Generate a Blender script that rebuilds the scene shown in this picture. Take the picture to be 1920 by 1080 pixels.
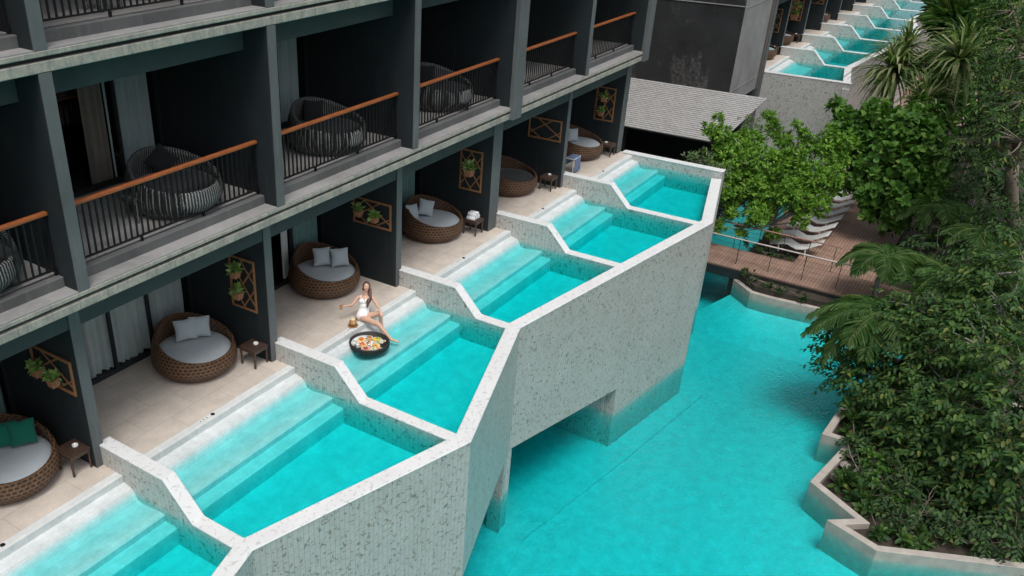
import bpy, bmesh, math, random
import numpy as np
from mathutils import Vector, Matrix
R_ = math.radians
for o in list(bpy.data.objects): bpy.data.objects.remove(o)
SC = bpy.context.scene
COL = SC.collection

# ------------------------------------------------------------------ camera
CAM_R = np.array([[0.585335, -0.810739, 0.009274], [-0.392465, -0.293323, -0.871741], [0.709475, 0.506621, -0.489879]])
CAM_C = np.array([-7.10881, -11.021569, 9.720841])
FPX, PCX, PCY = 1658.058, 741.317, 628.557          # focal length and principal point in 1920 x 1080 pixels
cd = bpy.data.cameras.new('camera'); cam = bpy.data.objects.new('camera', cd); COL.objects.link(cam)
cd.sensor_width = 36.0; cd.lens = FPX / 1920 * 36
cd.shift_x = (960 - PCX) / 1920; cd.shift_y = (PCY - 540) / 1920
cd.clip_start = 0.1; cd.clip_end = 2000
mw = Matrix.Identity(4)
for i in range(3):
    mw[i][0] = CAM_R[0][i]; mw[i][1] = -CAM_R[1][i]; mw[i][2] = -CAM_R[2][i]; mw[i][3] = CAM_C[i]
cam.matrix_world = mw
SC.camera = cam

def at(px, py, ax, v):
    """the point of the world seen at a pixel of the photograph, on the plane where axis ax has value v"""
    r = CAM_R.T @ np.array([px - PCX, py - PCY, FPX])
    return CAM_C + r * (v - CAM_C[ax]) / r[ax]

# ------------------------------------------------------------------ world, sun, exposure
SUN_EL, SUN_AZ = R_(66), R_(232)        # azimuth clockwise from +Y
W = bpy.data.worlds.new('World'); SC.world = W; W.use_nodes = True
wn = W.node_tree; bg = wn.nodes['Background']
sky = wn.nodes.new('ShaderNodeTexSky'); sky.sky_type = 'NISHITA'; sky.sun_disc = False
sky.sun_elevation = SUN_EL; sky.sun_rotation = SUN_AZ
sky.air_density = 1.0; sky.dust_density = 4.0; sky.ozone_density = 1.0
hs = wn.nodes.new('ShaderNodeHueSaturation'); hs.inputs['Saturation'].default_value = .45     # thin overcast
wn.links.new(sky.outputs[0], hs.inputs['Color']); wn.links.new(hs.outputs[0], bg.inputs[0]); bg.inputs[1].default_value = 0.13
sl = bpy.data.lights.new('sun', 'SUN'); sl.energy = 1.5; sl.angle = R_(24); sl.color = (1.0, 0.975, 0.94)
so = bpy.data.objects.new('sun', sl); COL.objects.link(so)
sdir = Vector((math.sin(SUN_AZ) * math.cos(SUN_EL), math.cos(SUN_AZ) * math.cos(SUN_EL), math.sin(SUN_EL)))
so.rotation_euler = sdir.to_track_quat('Z', 'Y').to_euler(); so.location = sdir * 60
SC.view_settings.view_transform = 'Standard'; SC.view_settings.look = 'None'
SC.view_settings.gamma = 1.0; SC.view_settings.use_curve_mapping = False
SC.view_settings.exposure = 0.34
SC.render.engine = 'CYCLES'
SC.cycles.max_bounces = 10; SC.cycles.diffuse_bounces = 6; SC.cycles.glossy_bounces = 3
SC.cycles.transmission_bounces = 4; SC.cycles.transparent_max_bounces = 12; SC.cycles.volume_bounces = 0
SC.cycles.use_denoising = True
SC.cycles.caustics_reflective = False; SC.cycles.caustics_refractive = False

# ------------------------------------------------------------------ node helpers
class NT:
    def __init__(s, name):
        s.m = bpy.data.materials.new(name); s.m.use_nodes = True; s.t = s.m.node_tree; s.n = s.t.nodes
        s.b = s.n['Principled BSDF']; s.out = s.n['Material Output']
    def new(s, typ, **kw):
        x = s.n.new('ShaderNode' + typ)
        for k, v in kw.items(): setattr(x, k, v)
        return x
    def set(s, node, key, val):
        if hasattr(val, 'is_output') and val.is_output: s.t.links.new(val, node.inputs[key])
        else: node.inputs[key].default_value = val
    def uv(s): return s.new('TexCoord').outputs['UV']
    def obj(s): return s.new('TexCoord').outputs['Object']
    def mapping(s, vec, scale=(1, 1, 1), rot=(0, 0, 0)):
        m = s.new('Mapping'); s.set(m, 'Vector', vec); m.inputs['Scale'].default_value = scale; m.inputs['Rotation'].default_value = rot
        return m.outputs[0]
    def noise(s, vec, scale, detail=3, rough=.55, dist=0.0):
        x = s.new('TexNoise'); s.set(x, 'Vector', vec); x.inputs['Scale'].default_value = scale
        x.inputs['Detail'].default_value = detail; x.inputs['Roughness'].default_value = rough; x.inputs['Distortion'].default_value = dist
        return x.outputs['Fac']
    def ramp(s, fac, stops, interp='LINEAR'):
        r = s.new('ValToRGB'); s.set(r, 'Fac', fac); cr = r.color_ramp; cr.interpolation = interp
        while len(cr.elements) < len(stops): cr.elements.new(.5)
        for e, (p, c) in zip(cr.elements, stops):
            e.position = p; e.color = (c, c, c, 1) if not hasattr(c, '__len__') else (*c, 1)
        return r.outputs[0]
    def mix(s, fac, a, b, mode='MIX'):
        x = s.new('Mix', data_type='RGBA', blend_type=mode)
        for k, v in ((0, fac), (6, a), (7, b)):
            if hasattr(v, 'is_output'): s.t.links.new(v, x.inputs[k])
            else: x.inputs[k].default_value = (*v, 1) if hasattr(v, '__len__') else v
        return x.outputs[2]
    def math(s, op, a, b=0.0, clamp=False):
        x = s.new('Math', operation=op, use_clamp=clamp)
        for k, v in ((0, a), (1, b)):
            if hasattr(v, 'is_output'): s.t.links.new(v, x.inputs[k])
            else: x.inputs[k].default_value = v
        return x.outputs[0]
    def bump(s, h, strength=.3, dist=.01):
        x = s.new('Bump'); s.set(x, 'Height', h); x.inputs['Strength'].default_value = strength; x.inputs['Distance'].default_value = dist
        s.t.links.new(x.outputs[0], s.b.inputs['Normal']); return x.outputs[0]
    def fin(s, col=None, rough=None, metal=None, spec=None):
        for k, v in (('Base Color', col), ('Roughness', rough), ('Metallic', metal), ('Specular IOR Level', spec)):
            if v is None: continue
            if k == 'Base Color' and hasattr(v, '__len__') and not hasattr(v, 'is_output'): v = (*v, 1)
            s.set(s.b, k, v)
        return s.m

MATS = {}
def plain(name, col, rough=.6, metal=0, var=.12, scale=6, bump=0.0, spec=.5):
    t = NT(name); n = t.noise(t.obj(), scale, 4)
    lo = tuple(c * (1 - var) for c in col); hi = tuple(min(1, c * (1 + var)) for c in col)
    c = t.ramp(n, [(.3, lo), (.7, hi)])
    if bump: t.bump(t.noise(t.obj(), scale * 8, 3), bump, .01)
    MATS[name] = t.fin(c, rough, metal, spec); return MATS[name]

def m_paint(name, col, var=.18, streak=True, rough=.75):
    t = NT(name); o = t.obj()
    n1 = t.noise(o, .9, 5, .6); n2 = t.noise(t.mapping(o, (3, 3, .35)), 2.2, 4, .6)
    c = t.ramp(n1, [(.3, tuple(x * (1 - var) for x in col)), (.72, tuple(x * (1 + var) for x in col))])
    if streak:
        k = t.ramp(n2, [(.55, 0), (.75, .35)])
        c = t.mix(k, c, tuple(min(1, x * 1.7 + .012) for x in col))
    t.bump(t.noise(o, 40, 3), .12, .004)
    MATS[name] = t.fin(c, rough, spec=.3); return MATS[name]
m_paint('dark_paint', (.017, .022, .025))
m_paint('kerb_concrete', (.105, .108, .108), var=.25)
m_paint('pillar_and_lit_face_paint', (.110, .116, .116))  # pillar grey; on partition fronts it stands in for light on dark paint
m_paint('teal_beam', (.050, .060, .060), streak=False)
m_paint('grey_concrete', (.25, .245, .24), var=.2)
m_paint('dark_end_wall', (.022, .023, .024), var=.35, streak=False)
def stain():
    m = MATS['dark_end_wall']; t = NT('tmp'); bpy.data.materials.remove(t.m); t.m = m; t.t = m.node_tree; t.n = t.t.nodes; t.b = t.n['Principled BSDF']
    src = t.b.inputs['Base Color'].links[0].from_socket; o = t.obj()
    a = t.ramp(t.noise(t.mapping(o, (1, .55, .22)), 1.0, 7, .68, 1.2), [(.52, 0), (.60, .5), (.64, .15), (.75, 0)])
    b = t.ramp(t.noise(o, 7, 5, .65), [(.35, 0), (.7, 1)])
    t.set(t.b, 'Base Color', t.mix(t.math('MULTIPLY', a, b), src, (.20, .19, .175)))
stain()

def m_edge():
    t = NT('weathered_edge'); o = t.obj()
    a = t.noise(t.mapping(o, (1.6, 1, 1)), 2.0, 6, .7); b = t.noise(t.mapping(o, (5, 2, .6)), 3.0, 5, .65); e = t.noise(o, 22, 3)
    c = t.ramp(a, [(.30, (.22, .215, .20)), (.46, (.32, .305, .26)), (.58, (.42, .385, .32)), (.72, (.30, .29, .27))])
    c = t.mix(t.ramp(b, [(.52, 0), (.68, .75)]), c, (.165, .165, .16))
    c = t.mix(t.ramp(e, [(.45, 0), (.75, .4)]), c, (.17, .18, .17))
    t.bump(t.noise(o, 30, 5), .5, .01)
    MATS['weathered_edge'] = t.fin(c, .85, spec=.25)
m_edge()

def m_marble(name, base, tile=True, vein=1.0, dirt=0.0):
    t = NT(name); uv = t.uv(); o = t.obj()
    wob = t.new('TexNoise'); t.set(wob, 'Vector', o); wob.inputs['Scale'].default_value = 5; wob.inputs['Detail'].default_value = 3
    wv = t.new('VectorMath', operation='MULTIPLY_ADD'); t.set(wv, 0, wob.outputs['Color']); wv.inputs[1].default_value = (.16, .16, .16); t.set(wv, 2, o)
    vo = t.new('TexVoronoi', feature='DISTANCE_TO_EDGE'); t.set(vo, 'Vector', wv.outputs[0]); vo.inputs['Scale'].default_value = 8.5
    line = t.ramp(vo.outputs['Distance'], [(.0, 1), (.05, .75), (.12, 0)])
    mask = t.ramp(t.noise(o, 9.5, 2, .5), [(.53, 0), (.61, 1)])
    cl = t.noise(o, 1.7, 5, .6)
    col = t.ramp(cl, [(.3, tuple(x * .90 for x in base)), (.7, base)])
    v = t.math('MULTIPLY', t.math('MULTIPLY', line, mask), vein)
    tint = t.ramp(t.noise(o, 3, 2), [(.4, (.15, .14, .125)), (.6, (.23, .175, .115))])
    col = t.mix(v, col, tint)
    if tile:
        sw = t.mapping(uv, (1, 1, 1), (0, 0, R_(90)))
        br = t.new('TexBrick'); t.set(br, 'Vector', sw); br.offset = .5
        br.inputs['Scale'].default_value = 1; br.inputs['Brick Width'].default_value = .21; br.inputs['Row Height'].default_value = .105
        br.inputs['Mortar Size'].default_value = .005; br.inputs['Mortar Smooth'].default_value = .3; br.inputs['Bias'].default_value = 0
        br.inputs['Color1'].default_value = (.93, .93, .93, 1); br.inputs['Color2'].default_value = (1, 1, 1, 1); br.inputs['Mortar'].default_value = (.60, .60, .585, 1)
        col = t.mix(1.0, col, br.outputs['Color'], 'MULTIPLY')
        t.bump(br.outputs['Fac'], -.25, .004)
    if dirt:
        k = t.ramp(t.noise(t.mapping(o, (1.4, 1.4, .16)), 1.3, 4, .6), [(.52, 0), (.72, dirt)])
        col = t.mix(k, col, (.30, .25, .16))
    MATS[name] = t.fin(col, .38, spec=.45)
m_marble('marble_tile', (.50, .487, .452), True, 1.0, .22)
m_marble('marble_side', (.52, .512, .485), True, .9)
m_marble('marble_cap', (.69, .70, .695), False, .35)

def m_brick(name, c1, c2, mort, bw, rh, ms, rough=.5, rot=0, bump=.2, offset=.5, wear=None):
    t = NT(name); uv = t.mapping(t.uv(), (1, 1, 1), (0, 0, rot))
    br = t.new('TexBrick'); t.set(br, 'Vector', uv); br.offset = offset
    for k, v in (('Scale', 1), ('Brick Width', bw), ('Row Height', rh), ('Mortar Size', ms), ('Mortar Smooth', .2), ('Bias', 0)): br.inputs[k].default_value = v
    br.inputs['Color1'].default_value = (*c1, 1); br.inputs['Color2'].default_value = (*c2, 1); br.inputs['Mortar'].default_value = (*mort, 1)
    n = t.noise(t.obj(), 3.0, 5, .6)
    c = t.mix(1.0, br.outputs['Color'], t.ramp(n, [(.25, .84), (.75, 1.12)]), 'MULTIPLY')
    g = t.noise(t.mapping(t.obj(), (2, 14, 2)), 5, 3)
    c = t.mix(1.0, c, t.ramp(g, [(.3, .92), (.7, 1.06)]), 'MULTIPLY')
    if bump: t.bump(br.outputs['Fac'], -bump, .006)
    MATS[name] = t.fin(c, rough, spec=.35)
m_brick('terrace_tile', (.55, .485, .42), (.60, .53, .46), (.38, .33, .285), 1.2, .6, .006, .45)
m_brick('balcony_tile', (.42, .40, .385), (.46, .435, .42), (.3, .28, .27), .6, .6, .006, .5)
m_brick('pool_tile', (.565, .60, .60), (.61, .645, .645), (.545, .58, .585), .06, .06, .003, .4, offset=0)
m_brick('coping_stone', (.60, .62, .61), (.65, .665, .655), (.5, .52, .51), .9, .4, .004, .5)
m_brick('roof_tile', (.31, .305, .295), (.345, .34, .33), (.20, .195, .19), .30, .17, .012, .8, bump=.6)
m_brick('wood_deck', (.28, .18, .135), (.34, .22, .165), (.10, .06, .045), 2.4, .115, .010, .6, rot=0)
m_brick('bridge_deck', (.23, .15, .115), (.29, .19, .145), (.10, .06, .045), 2.4, .115, .010, .6, rot=0)

def m_wicker(name, c1, c2, hole, nu=44.0, nv=46.0):
    t = NT(name); uv = t.uv()
    br = t.new('TexBrick'); t.set(br, 'Vector', uv); br.offset = .5
    for k, v in (('Scale', 1), ('Brick Width', .096), ('Row Height', .074), ('Mortar Size', .021), ('Mortar Smooth', .35), ('Bias', 0)): br.inputs[k].default_value = v
    n = t.noise(t.obj(), 9, 4, .6)
    c = t.ramp(n, [(.3, c1), (.7, c2)])
    # the brick cells are the dark holes of the open weave, the mortar the woven strands
    wv = t.new('TexWave', wave_type='BANDS', bands_direction='Y'); t.set(wv, 'Vector', uv); wv.inputs['Scale'].default_value = 26; wv.inputs['Distortion'].default_value = 1.5
    strand = t.mix(t.math('MULTIPLY', wv.outputs['Fac'], .55), c, tuple(x * .42 for x in c1))
    col = t.mix(br.outputs['Fac'], hole, strand)
    t.bump(t.math('ADD', br.outputs['Fac'], t.math('MULTIPLY', wv.outputs['Fac'], .4)), .9, .02)
    MATS[name] = t.fin(col, .5, spec=.4)
m_wicker('brown_wicker', (.15, .075, .036), (.30, .165, .085), (.030, .016, .010))

def m_stripe():
    t = NT('striped_wicker'); uv = t.uv()
    w = t.new('TexWave', wave_type='BANDS', bands_direction='X'); t.set(w, 'Vector', uv); w.inputs['Scale'].default_value = 5.6; w.inputs['Distortion'].default_value = 1.6
    w.inputs['Detail Scale'].default_value = 5
    w2 = t.new('TexWave', wave_type='BANDS', bands_direction='Y'); t.set(w2, 'Vector', uv); w2.inputs['Scale'].default_value = 16
    k = t.ramp(t.math('MULTIPLY', w.outputs['Fac'], t.math('ADD', t.math('MULTIPLY', w2.outputs['Fac'], .5), .6)), [(.66, 0), (.80, 1)])
    c = t.mix(k, (.009, .009, .010), (.42, .42, .40)); t.bump(w2.outputs['Fac'], .5, .01)
    MATS['striped_wicker'] = t.fin(c, .5)
m_stripe()

def m_wood(name, c1, c2, rough=.45, scale=3):
    t = NT(name); o = t.obj()
    n = t.noise(t.mapping(o, (scale, scale * 6, scale * 6)), 2, 4, .6, .6)
    MATS[name] = t.fin(t.ramp(n, [(.3, c1), (.7, c2)]), rough); t.bump(n, .15, .004)
m_wood('handrail_wood', (.27, .072, .022), (.42, .130, .042), .42, 1.4)
m_wood('trellis_wood', (.21, .095, .040), (.33, .155, .068), .55)
m_wood('table_wood', (.038, .022, .016), (.085, .050, .036), .45, 4)
m_wood('bark', (.13, .105, .080), (.24, .20, .155), .9, 1.2)
m_wood('grey_bark', (.20, .19, .17), (.32, .30, .275), .9, 1.2)

def m_fabric(name, col):
    t = NT(name); o = t.obj(); n = t.noise(o, 2.2, 4, .6)
    t.bump(t.math('ADD', t.noise(o, 5, 3, .5, .8), t.math('MULTIPLY', t.noise(o, 160, 1), .08)), .45, .03)
    t.b.inputs['Sheen Weight'].default_value = .2
    MATS[name] = t.fin(t.ramp(n, [(.3, tuple(x * .9 for x in col)), (.7, col)]), .9, spec=.2)
m_fabric('grey_cloth', (.43, .475, .50)); m_fabric('pillow_cloth', (.40, .455, .475)); m_fabric('green_cloth', (.006, .125, .085))
m_fabric('black_cloth', (.018, .019, .021)); m_fabric('white_cloth', (.78, .79, .79)); m_fabric('blue_cloth', (.10, .15, .26))
m_fabric('white_curtain', (.86, .88, .86)); m_fabric('teal_curtain', (.42, .62, .61)); m_fabric('grey_curtain', (.84, .90, .90)); m_fabric('beige_curtain', (.46, .37, .31))
for nm in ('white_curtain', 'teal_curtain', 'grey_curtain', 'beige_curtain'):
    t = MATS[nm].node_tree; tr = t.nodes.new('ShaderNodeBsdfTranslucent'); ms = t.nodes.new('ShaderNodeMixShader'); ms.inputs[0].default_value = .25
    pb = t.nodes['Principled BSDF']; src = pb.inputs['Base Color'].links[0].from_socket
    t.links.new(src, tr.inputs[0]); t.links.new(pb.outputs[0], ms.inputs[1]); t.links.new(tr.outputs[0], ms.inputs[2])
    t.links.new(ms.outputs[0], t.nodes['Material Output'].inputs[0])
plain('black_metal', (.012, .012, .013), .4, .3)
plain('frame_metal', (.022, .025, .027), .45, .2)
plain('steel_rail', (.55, .46, .43), .4, .6)
plain('copper_rail', (.28, .16, .13), .45, .3)
plain('ceramic', (.70, .70, .68), .25, 0, .03)
plain('terracotta', (.38, .155, .085), .8, 0, .2, 12)
plain('soil', (.040, .030, .022), .95, 0, .4, 3, .6)
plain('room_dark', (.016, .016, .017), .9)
plain('lounger_white', (.62, .62, .60), .55, 0, .05)
plain('curb_stone', (.37, .335, .295), .7, 0, .14, 4, .2)
plain('rock', (.27, .24, .22), .9, 0, .3, 4, .5)
plain('skin', (.60, .375, .275), .5, 0, .06, 8)
plain('hair', (.095, .036, .022), .5, 0, .4, 20)
plain('swimwear', (.82, .83, .82), .7, 0, .03)
plain('rattan_black', (.022, .020, .019), .55, 0, .4, 40, .6)
plain('lip', (.50, .12, .11), .5); plain('eye_dark', (.02, .015, .012), .3)
plain('coconut_husk', (.36, .20, .085), .8, 0, .3, 14, .4); plain('coconut_flesh', (.80, .62, .33), .6)
plain('orange_juice', (.75, .26, .03), .2); plain('wood_plate', (.33, .17, .075), .5)
for nm, c in dict(egg_yellow=(.80, .48, .06), salad_green=(.24, .36, .05), fruit_red=(.55, .10, .05), bread_brown=(.48, .25, .10), pastry=(.62, .37, .15), noodle=(.66, .38, .14), ham_pink=(.62, .28, .22), yoghurt=(.82, .80, .72), sauce=(.30, .09, .03)).items():
    plain(nm, c, .5, 0, .3, 26, .5)
plain('sticker', (.18, .42, .36), .5); plain('soil_far', (.06, .07, .03), .95, 0, .4, .3)
plain('stained_pipe', (.10, .085, .075), .7)

def m_leaf(name, stops, rough=.52, trans=.36):
    t = NT(name); g = t.new('NewGeometry')
    c = t.ramp(g.outputs['Random Per Island'], stops)
    t.set(t.b, 'Base Color', c); t.b.inputs['Roughness'].default_value = rough; t.b.inputs['Specular IOR Level'].default_value = .28
    tr = t.new('BsdfTranslucent'); t.set(tr, 0, t.mix(1.0, c, (1.0, 1.15, .55), 'MULTIPLY')); ms = t.new('MixShader'); ms.inputs[0].default_value = trans
    t.t.links.new(t.b.outputs[0], ms.inputs[1]); t.t.links.new(tr.outputs[0], ms.inputs[2]); t.t.links.new(ms.outputs[0], t.out.inputs[0])
    MATS[name] = t.m
m_leaf('leaf_bright', [(0, (.075, .19, .022)), (.5, (.14, .29, .035)), (1, (.23, .38, .055))])
m_leaf('leaf_fig', [(0, (.045, .12, .022)), (.5, (.08, .19, .032)), (.95, (.14, .27, .05)), (1, (.24, .32, .09))])
m_leaf('leaf_mid', [(0, (.022, .064, .018)), (.5, (.044, .108, .025)), (.88, (.095, .17, .037)), (1, (.17, .18, .04))])
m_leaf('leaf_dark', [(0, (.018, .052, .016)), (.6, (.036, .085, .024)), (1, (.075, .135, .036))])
m_leaf('leaf_palm', [(0, (.05, .11, .025)), (.5, (.12, .18, .055)), (1, (.32, .33, .17))])
m_leaf('leaf_areca', [(0, (.04, .11, .028)), (.6, (.08, .17, .045)), (1, (.17, .23, .08))])
m_leaf('leaf_pot', [(0, (.15, .30, .06)), (.5, (.30, .45, .12)), (1, (.55, .62, .30))])
m_leaf('leaf_variegated', [(0, (.06, .13, .04)), (.5, (.12, .20, .07)), (1, (.32, .38, .22))])

def m_glass():
    t = NT('window_glass'); tr = t.new('BsdfTransparent'); tr.inputs[0].default_value = (.90, .93, .93, 1)
    gl = t.new('BsdfGlossy'); gl.inputs['Roughness'].default_value = .02; fr = t.new('Fresnel'); fr.inputs[0].default_value = 1.5
    fac = t.math('MULTIPLY', fr.outputs[0], t.math('SUBTRACT', 1.0, t.new('NewGeometry').outputs['Backfacing']))
    ms = t.new('MixShader'); t.set(ms, 0, fac); t.t.links.new(tr.outputs[0], ms.inputs[1]); t.t.links.new(gl.outputs[0], ms.inputs[2])
    t.t.links.new(ms.outputs[0], t.out.inputs[0]); t.n.remove(t.b); MATS['window_glass'] = t.m
m_glass()

def m_water(name, dens, col, scale, strength, stretch=(1, 1, 1), rot=0, dist=.05, patchy=False):
    t = NT(name); tr = t.new('BsdfTransparent'); gl = t.new('BsdfGlossy'); gl.inputs['Roughness'].default_value = .05
    o = t.mapping(t.obj(), stretch, (0, 0, rot))
    h = t.math('ADD', t.noise(o, scale, 3, .55, .6), t.math('MULTIPLY', t.noise(o, scale * .33, 2, .5, 1.0), 1.4))
    if patchy: h = t.math('MULTIPLY', h, t.ramp(t.noise(t.obj(), .16, 2), [(.35, .35), (.62, 1)]))
    bp = t.new('Bump'); t.set(bp, 'Height', h); bp.inputs['Strength'].default_value = strength; bp.inputs['Distance'].default_value = dist
    t.t.links.new(bp.outputs[0], gl.inputs['Normal'])
    fr = t.new('Fresnel'); fr.inputs[0].default_value = 1.33; t.t.links.new(bp.outputs[0], fr.inputs['Normal'])
    fac = t.math('MULTIPLY', fr.outputs[0], t.math('SUBTRACT', 1.0, t.new('NewGeometry').outputs['Backfacing']))
    ms = t.new('MixShader'); t.set(ms, 0, fac); t.t.links.new(tr.outputs[0], ms.inputs[1]); t.t.links.new(gl.outputs[0], ms.inputs[2])
    t.t.links.new(ms.outputs[0], t.out.inputs['Surface'])
    va = t.new('VolumeAbsorption'); va.inputs['Color'].default_value = (*col, 1); va.inputs['Density'].default_value = dens
    t.t.links.new(va.outputs[0], t.out.inputs['Volume']); t.n.remove(t.b); MATS[name] = t.m
m_water('pool_water', 2.5, (.0, .96, .965), 6, .10)
m_water('lagoon_water', 2.0, (.0, .948, .954), 8.0, .75, (1, 2.3, 1), R_(20), .11, True)

# ------------------------------------------------------------------ mesh builder
class MB:
    def __init__(s): s.v = []; s.f = []; s.uv = {}
    def add(s, vs, fs, uvs=None):
        o = len(s.v); s.v += [tuple(map(float, p)) for p in vs]
        for i, f in enumerate(fs):
            if uvs is not None: s.uv[len(s.f)] = uvs[i]
            s.f.append(tuple(o + k for k in f))
        return s
    def box(s, x0, x1, y0, y1, z0, z1):
        return s.add([(x0, y0, z0), (x1, y0, z0), (x1, y1, z0), (x0, y1, z0), (x0, y0, z1), (x1, y0, z1), (x1, y1, z1), (x0, y1, z1)],
                     [(0, 3, 2, 1), (4, 5, 6, 7), (0, 1, 5, 4), (1, 2, 6, 5), (2, 3, 7, 6), (3, 0, 4, 7)])
    def bar(s, a, b, w, h, up=(0, 0, 1)):
        a, b = Vector(a), Vector(b); d = (b - a).normalized(); u = Vector(up)
        if abs(d.dot(u)) > .97: u = Vector((1, 0, 0))
        x = d.cross(u).normalized() * w / 2; y = x.cross(d).normalized() * h / 2
        vs = [p + i * x + j * y for p in (a, b) for i, j in ((-1, -1), (1, -1), (1, 1), (-1, 1))]
        return s.add(vs, [(3, 2, 1, 0), (4, 5, 6, 7), (0, 1, 5, 4), (1, 2, 6, 5), (2, 3, 7, 6), (3, 0, 4, 7)])
    def prism(s, poly, z0, z1):
        n = len(poly); zb = z0 if hasattr(z0, '__len__') else [z0] * n; zt = z1 if hasattr(z1, '__len__') else [z1] * n
        a = sum(poly[i][0] * poly[(i + 1) % n][1] - poly[(i + 1) % n][0] * poly[i][1] for i in range(n))
        idx = list(range(n)) if a > 0 else list(range(n))[::-1]
        vs = [(*poly[i][:2], zb[i]) for i in idx] + [(*poly[i][:2], zt[i]) for i in idx]
        fs = [tuple(range(n))[::-1], tuple(range(n, 2 * n))] + [(i, (i + 1) % n, n + (i + 1) % n, n + i) for i in range(n)]
        return s.add(vs, fs)
    def extrude_x(s, prof, x0, x1):
        """a closed profile of (y, z) swept along x"""
        n = len(prof); a = sum(prof[i][0] * prof[(i + 1) % n][1] - prof[(i + 1) % n][0] * prof[i][1] for i in range(n))
        p = prof if a > 0 else prof[::-1]
        vs = [(x0, y, z) for y, z in p] + [(x1, y, z) for y, z in p]
        fs = [tuple(range(n))[::-1], tuple(range(n, 2 * n))] + [(i, (i + 1) % n, n + (i + 1) % n, n + i) for i in range(n)]
        return s.add(vs, fs)
    def tube(s, pts, rad, n=8, cap=True):
        pts = [Vector(p) for p in pts]; rad = rad if hasattr(rad, '__len__') else [rad] * len(pts)
        vs = []; ref = Vector((.3, .2, 1)).normalized()
        for i, p in enumerate(pts):
            d = (pts[min(i + 1, len(pts) - 1)] - pts[max(i - 1, 0)]).normalized()
            if abs(d.dot(ref)) > .95: ref = Vector((1, .1, 0)).normalized()
            x = d.cross(ref).normalized(); y = d.cross(x)
            vs += [p + (x * math.cos(2 * math.pi * k / n) + y * math.sin(2 * math.pi * k / n)) * rad[i] for k in range(n)]
        fs = []
        for i in range(len(pts) - 1):
            for k in range(n): fs.append((i * n + k, i * n + (k + 1) % n, (i + 1) * n + (k + 1) % n, (i + 1) * n + k))
        if cap: fs += [tuple(range(n))[::-1], tuple(range((len(pts) - 1) * n, len(pts) * n))]
        return s.add(vs, fs)
    def lathe(s, prof, n=24, c=(0, 0, 0)):
        """profile of (r, z) from the bottom to the top; ends of radius zero are closed"""
        vs = []; fs = []
        for r, z in prof: vs += [(c[0] + r * math.cos(2 * math.pi * k / n), c[1] + r * math.sin(2 * math.pi * k / n), c[2] + z) for k in range(n)]
        for i in range(len(prof) - 1):
            for k in range(n): fs.append((i * n + k, i * n + (k + 1) % n, (i + 1) * n + (k + 1) % n, (i + 1) * n + k))
        fs.append(tuple(range(n))[::-1]); fs.append(tuple(range((len(prof) - 1) * n, len(prof) * n)))
        return s.add(vs, fs)
    def build(s, name, mat, parent=None, smooth=False, bevel=0, seg=1):
        off = Vector(parent.matrix_basis.translation) if parent is not None and parent.parent is None else Vector((0, 0, 0))
        if parent is not None and parent.parent is not None: off = Vector(parent.parent.matrix_basis.translation)
        me = bpy.data.meshes.new(name); me.from_pydata([(p[0] - off.x, p[1] - off.y, p[2] - off.z) for p in s.v], [], s.f)
        me.materials.append(MATS[mat]); me.update()
        ul = me.uv_layers.new(name='UVMap'); V = np.array(s.v) if s.v else np.zeros((0, 3))
        for pi, poly in enumerate(me.polygons):
            cu = s.uv.get(pi); nn = poly.normal; ax = abs(nn.x), abs(nn.y), abs(nn.z)
            if cu is None:
                if ax[2] > .75: tu, tv = (1, 0, 0), (0, 1, 0)
                else:
                    h = Vector((-nn.y, nn.x, 0)); h = h.normalized() if h.length > 1e-6 else Vector((1, 0, 0))
                    tu, tv = tuple(h), (0, 0, 1)
            for k, li in enumerate(poly.loop_indices):
                if cu is not None: ul.data[li].uv = cu[k]
                else:
                    p = V[me.loops[li].vertex_index]
                    ul.data[li].uv = (p[0] * tu[0] + p[1] * tu[1], p[1] * tv[1] + p[2] * tv[2])
        if smooth: me.shade_smooth()
        o = bpy.data.objects.new(name, me); COL.objects.link(o)
        if parent is not None: o.parent = parent
        if bevel:
            b = o.modifiers.new('bevel', 'BEVEL'); b.width = bevel; b.segments = seg; b.limit_method = 'ANGLE'; b.angle_limit = R_(40)
        return o

def tag(o, label=None, cat=None, group=None, kind=None):
    if label: o['label'] = label
    if cat: o['category'] = cat
    if group: o['group'] = group
    if kind: o['kind'] = kind
    return o
def thing(name, label, cat, loc=(0, 0, 0), group=None):
    o = bpy.data.objects.new(name, None); o.location = loc; o.empty_display_size = .2; COL.objects.link(o)
    o.matrix_basis = Matrix.Translation(loc)
    return tag(o, label, cat, group)
KIDS = {}
def copy_tree(o, parent=None):
    c = o.copy(); COL.objects.link(c)
    if parent is not None: c.parent = parent
    for ch in list(o.children): copy_tree(ch, c)
    return c
def place(proto, first, loc, rz=0, label=None, scale=None):
    """the first call moves the thing itself, later calls a copy of it"""
    o = proto if first else copy_tree(proto)
    o.location = loc; o.rotation_euler = (0, 0, rz)
    if scale: o.scale = (scale,) * 3
    if label: o['label'] = label
    return o
def off_poly(pts, d):
    """a polyline moved sideways by d, mitred"""
    P = [Vector(p[:2]) for p in pts]; out = []
    for i, p in enumerate(P):
        ds = []
        if i > 0: ds.append((p - P[i - 1]).normalized())
        if i < len(P) - 1: ds.append((P[i + 1] - p).normalized())
        ns = [Vector((-q.y, q.x)) for q in ds]; n = sum(ns, Vector((0, 0))).normalized()
        out.append(tuple(p + n * d / max(.3, n.dot(ns[0]))))
    return out
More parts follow.
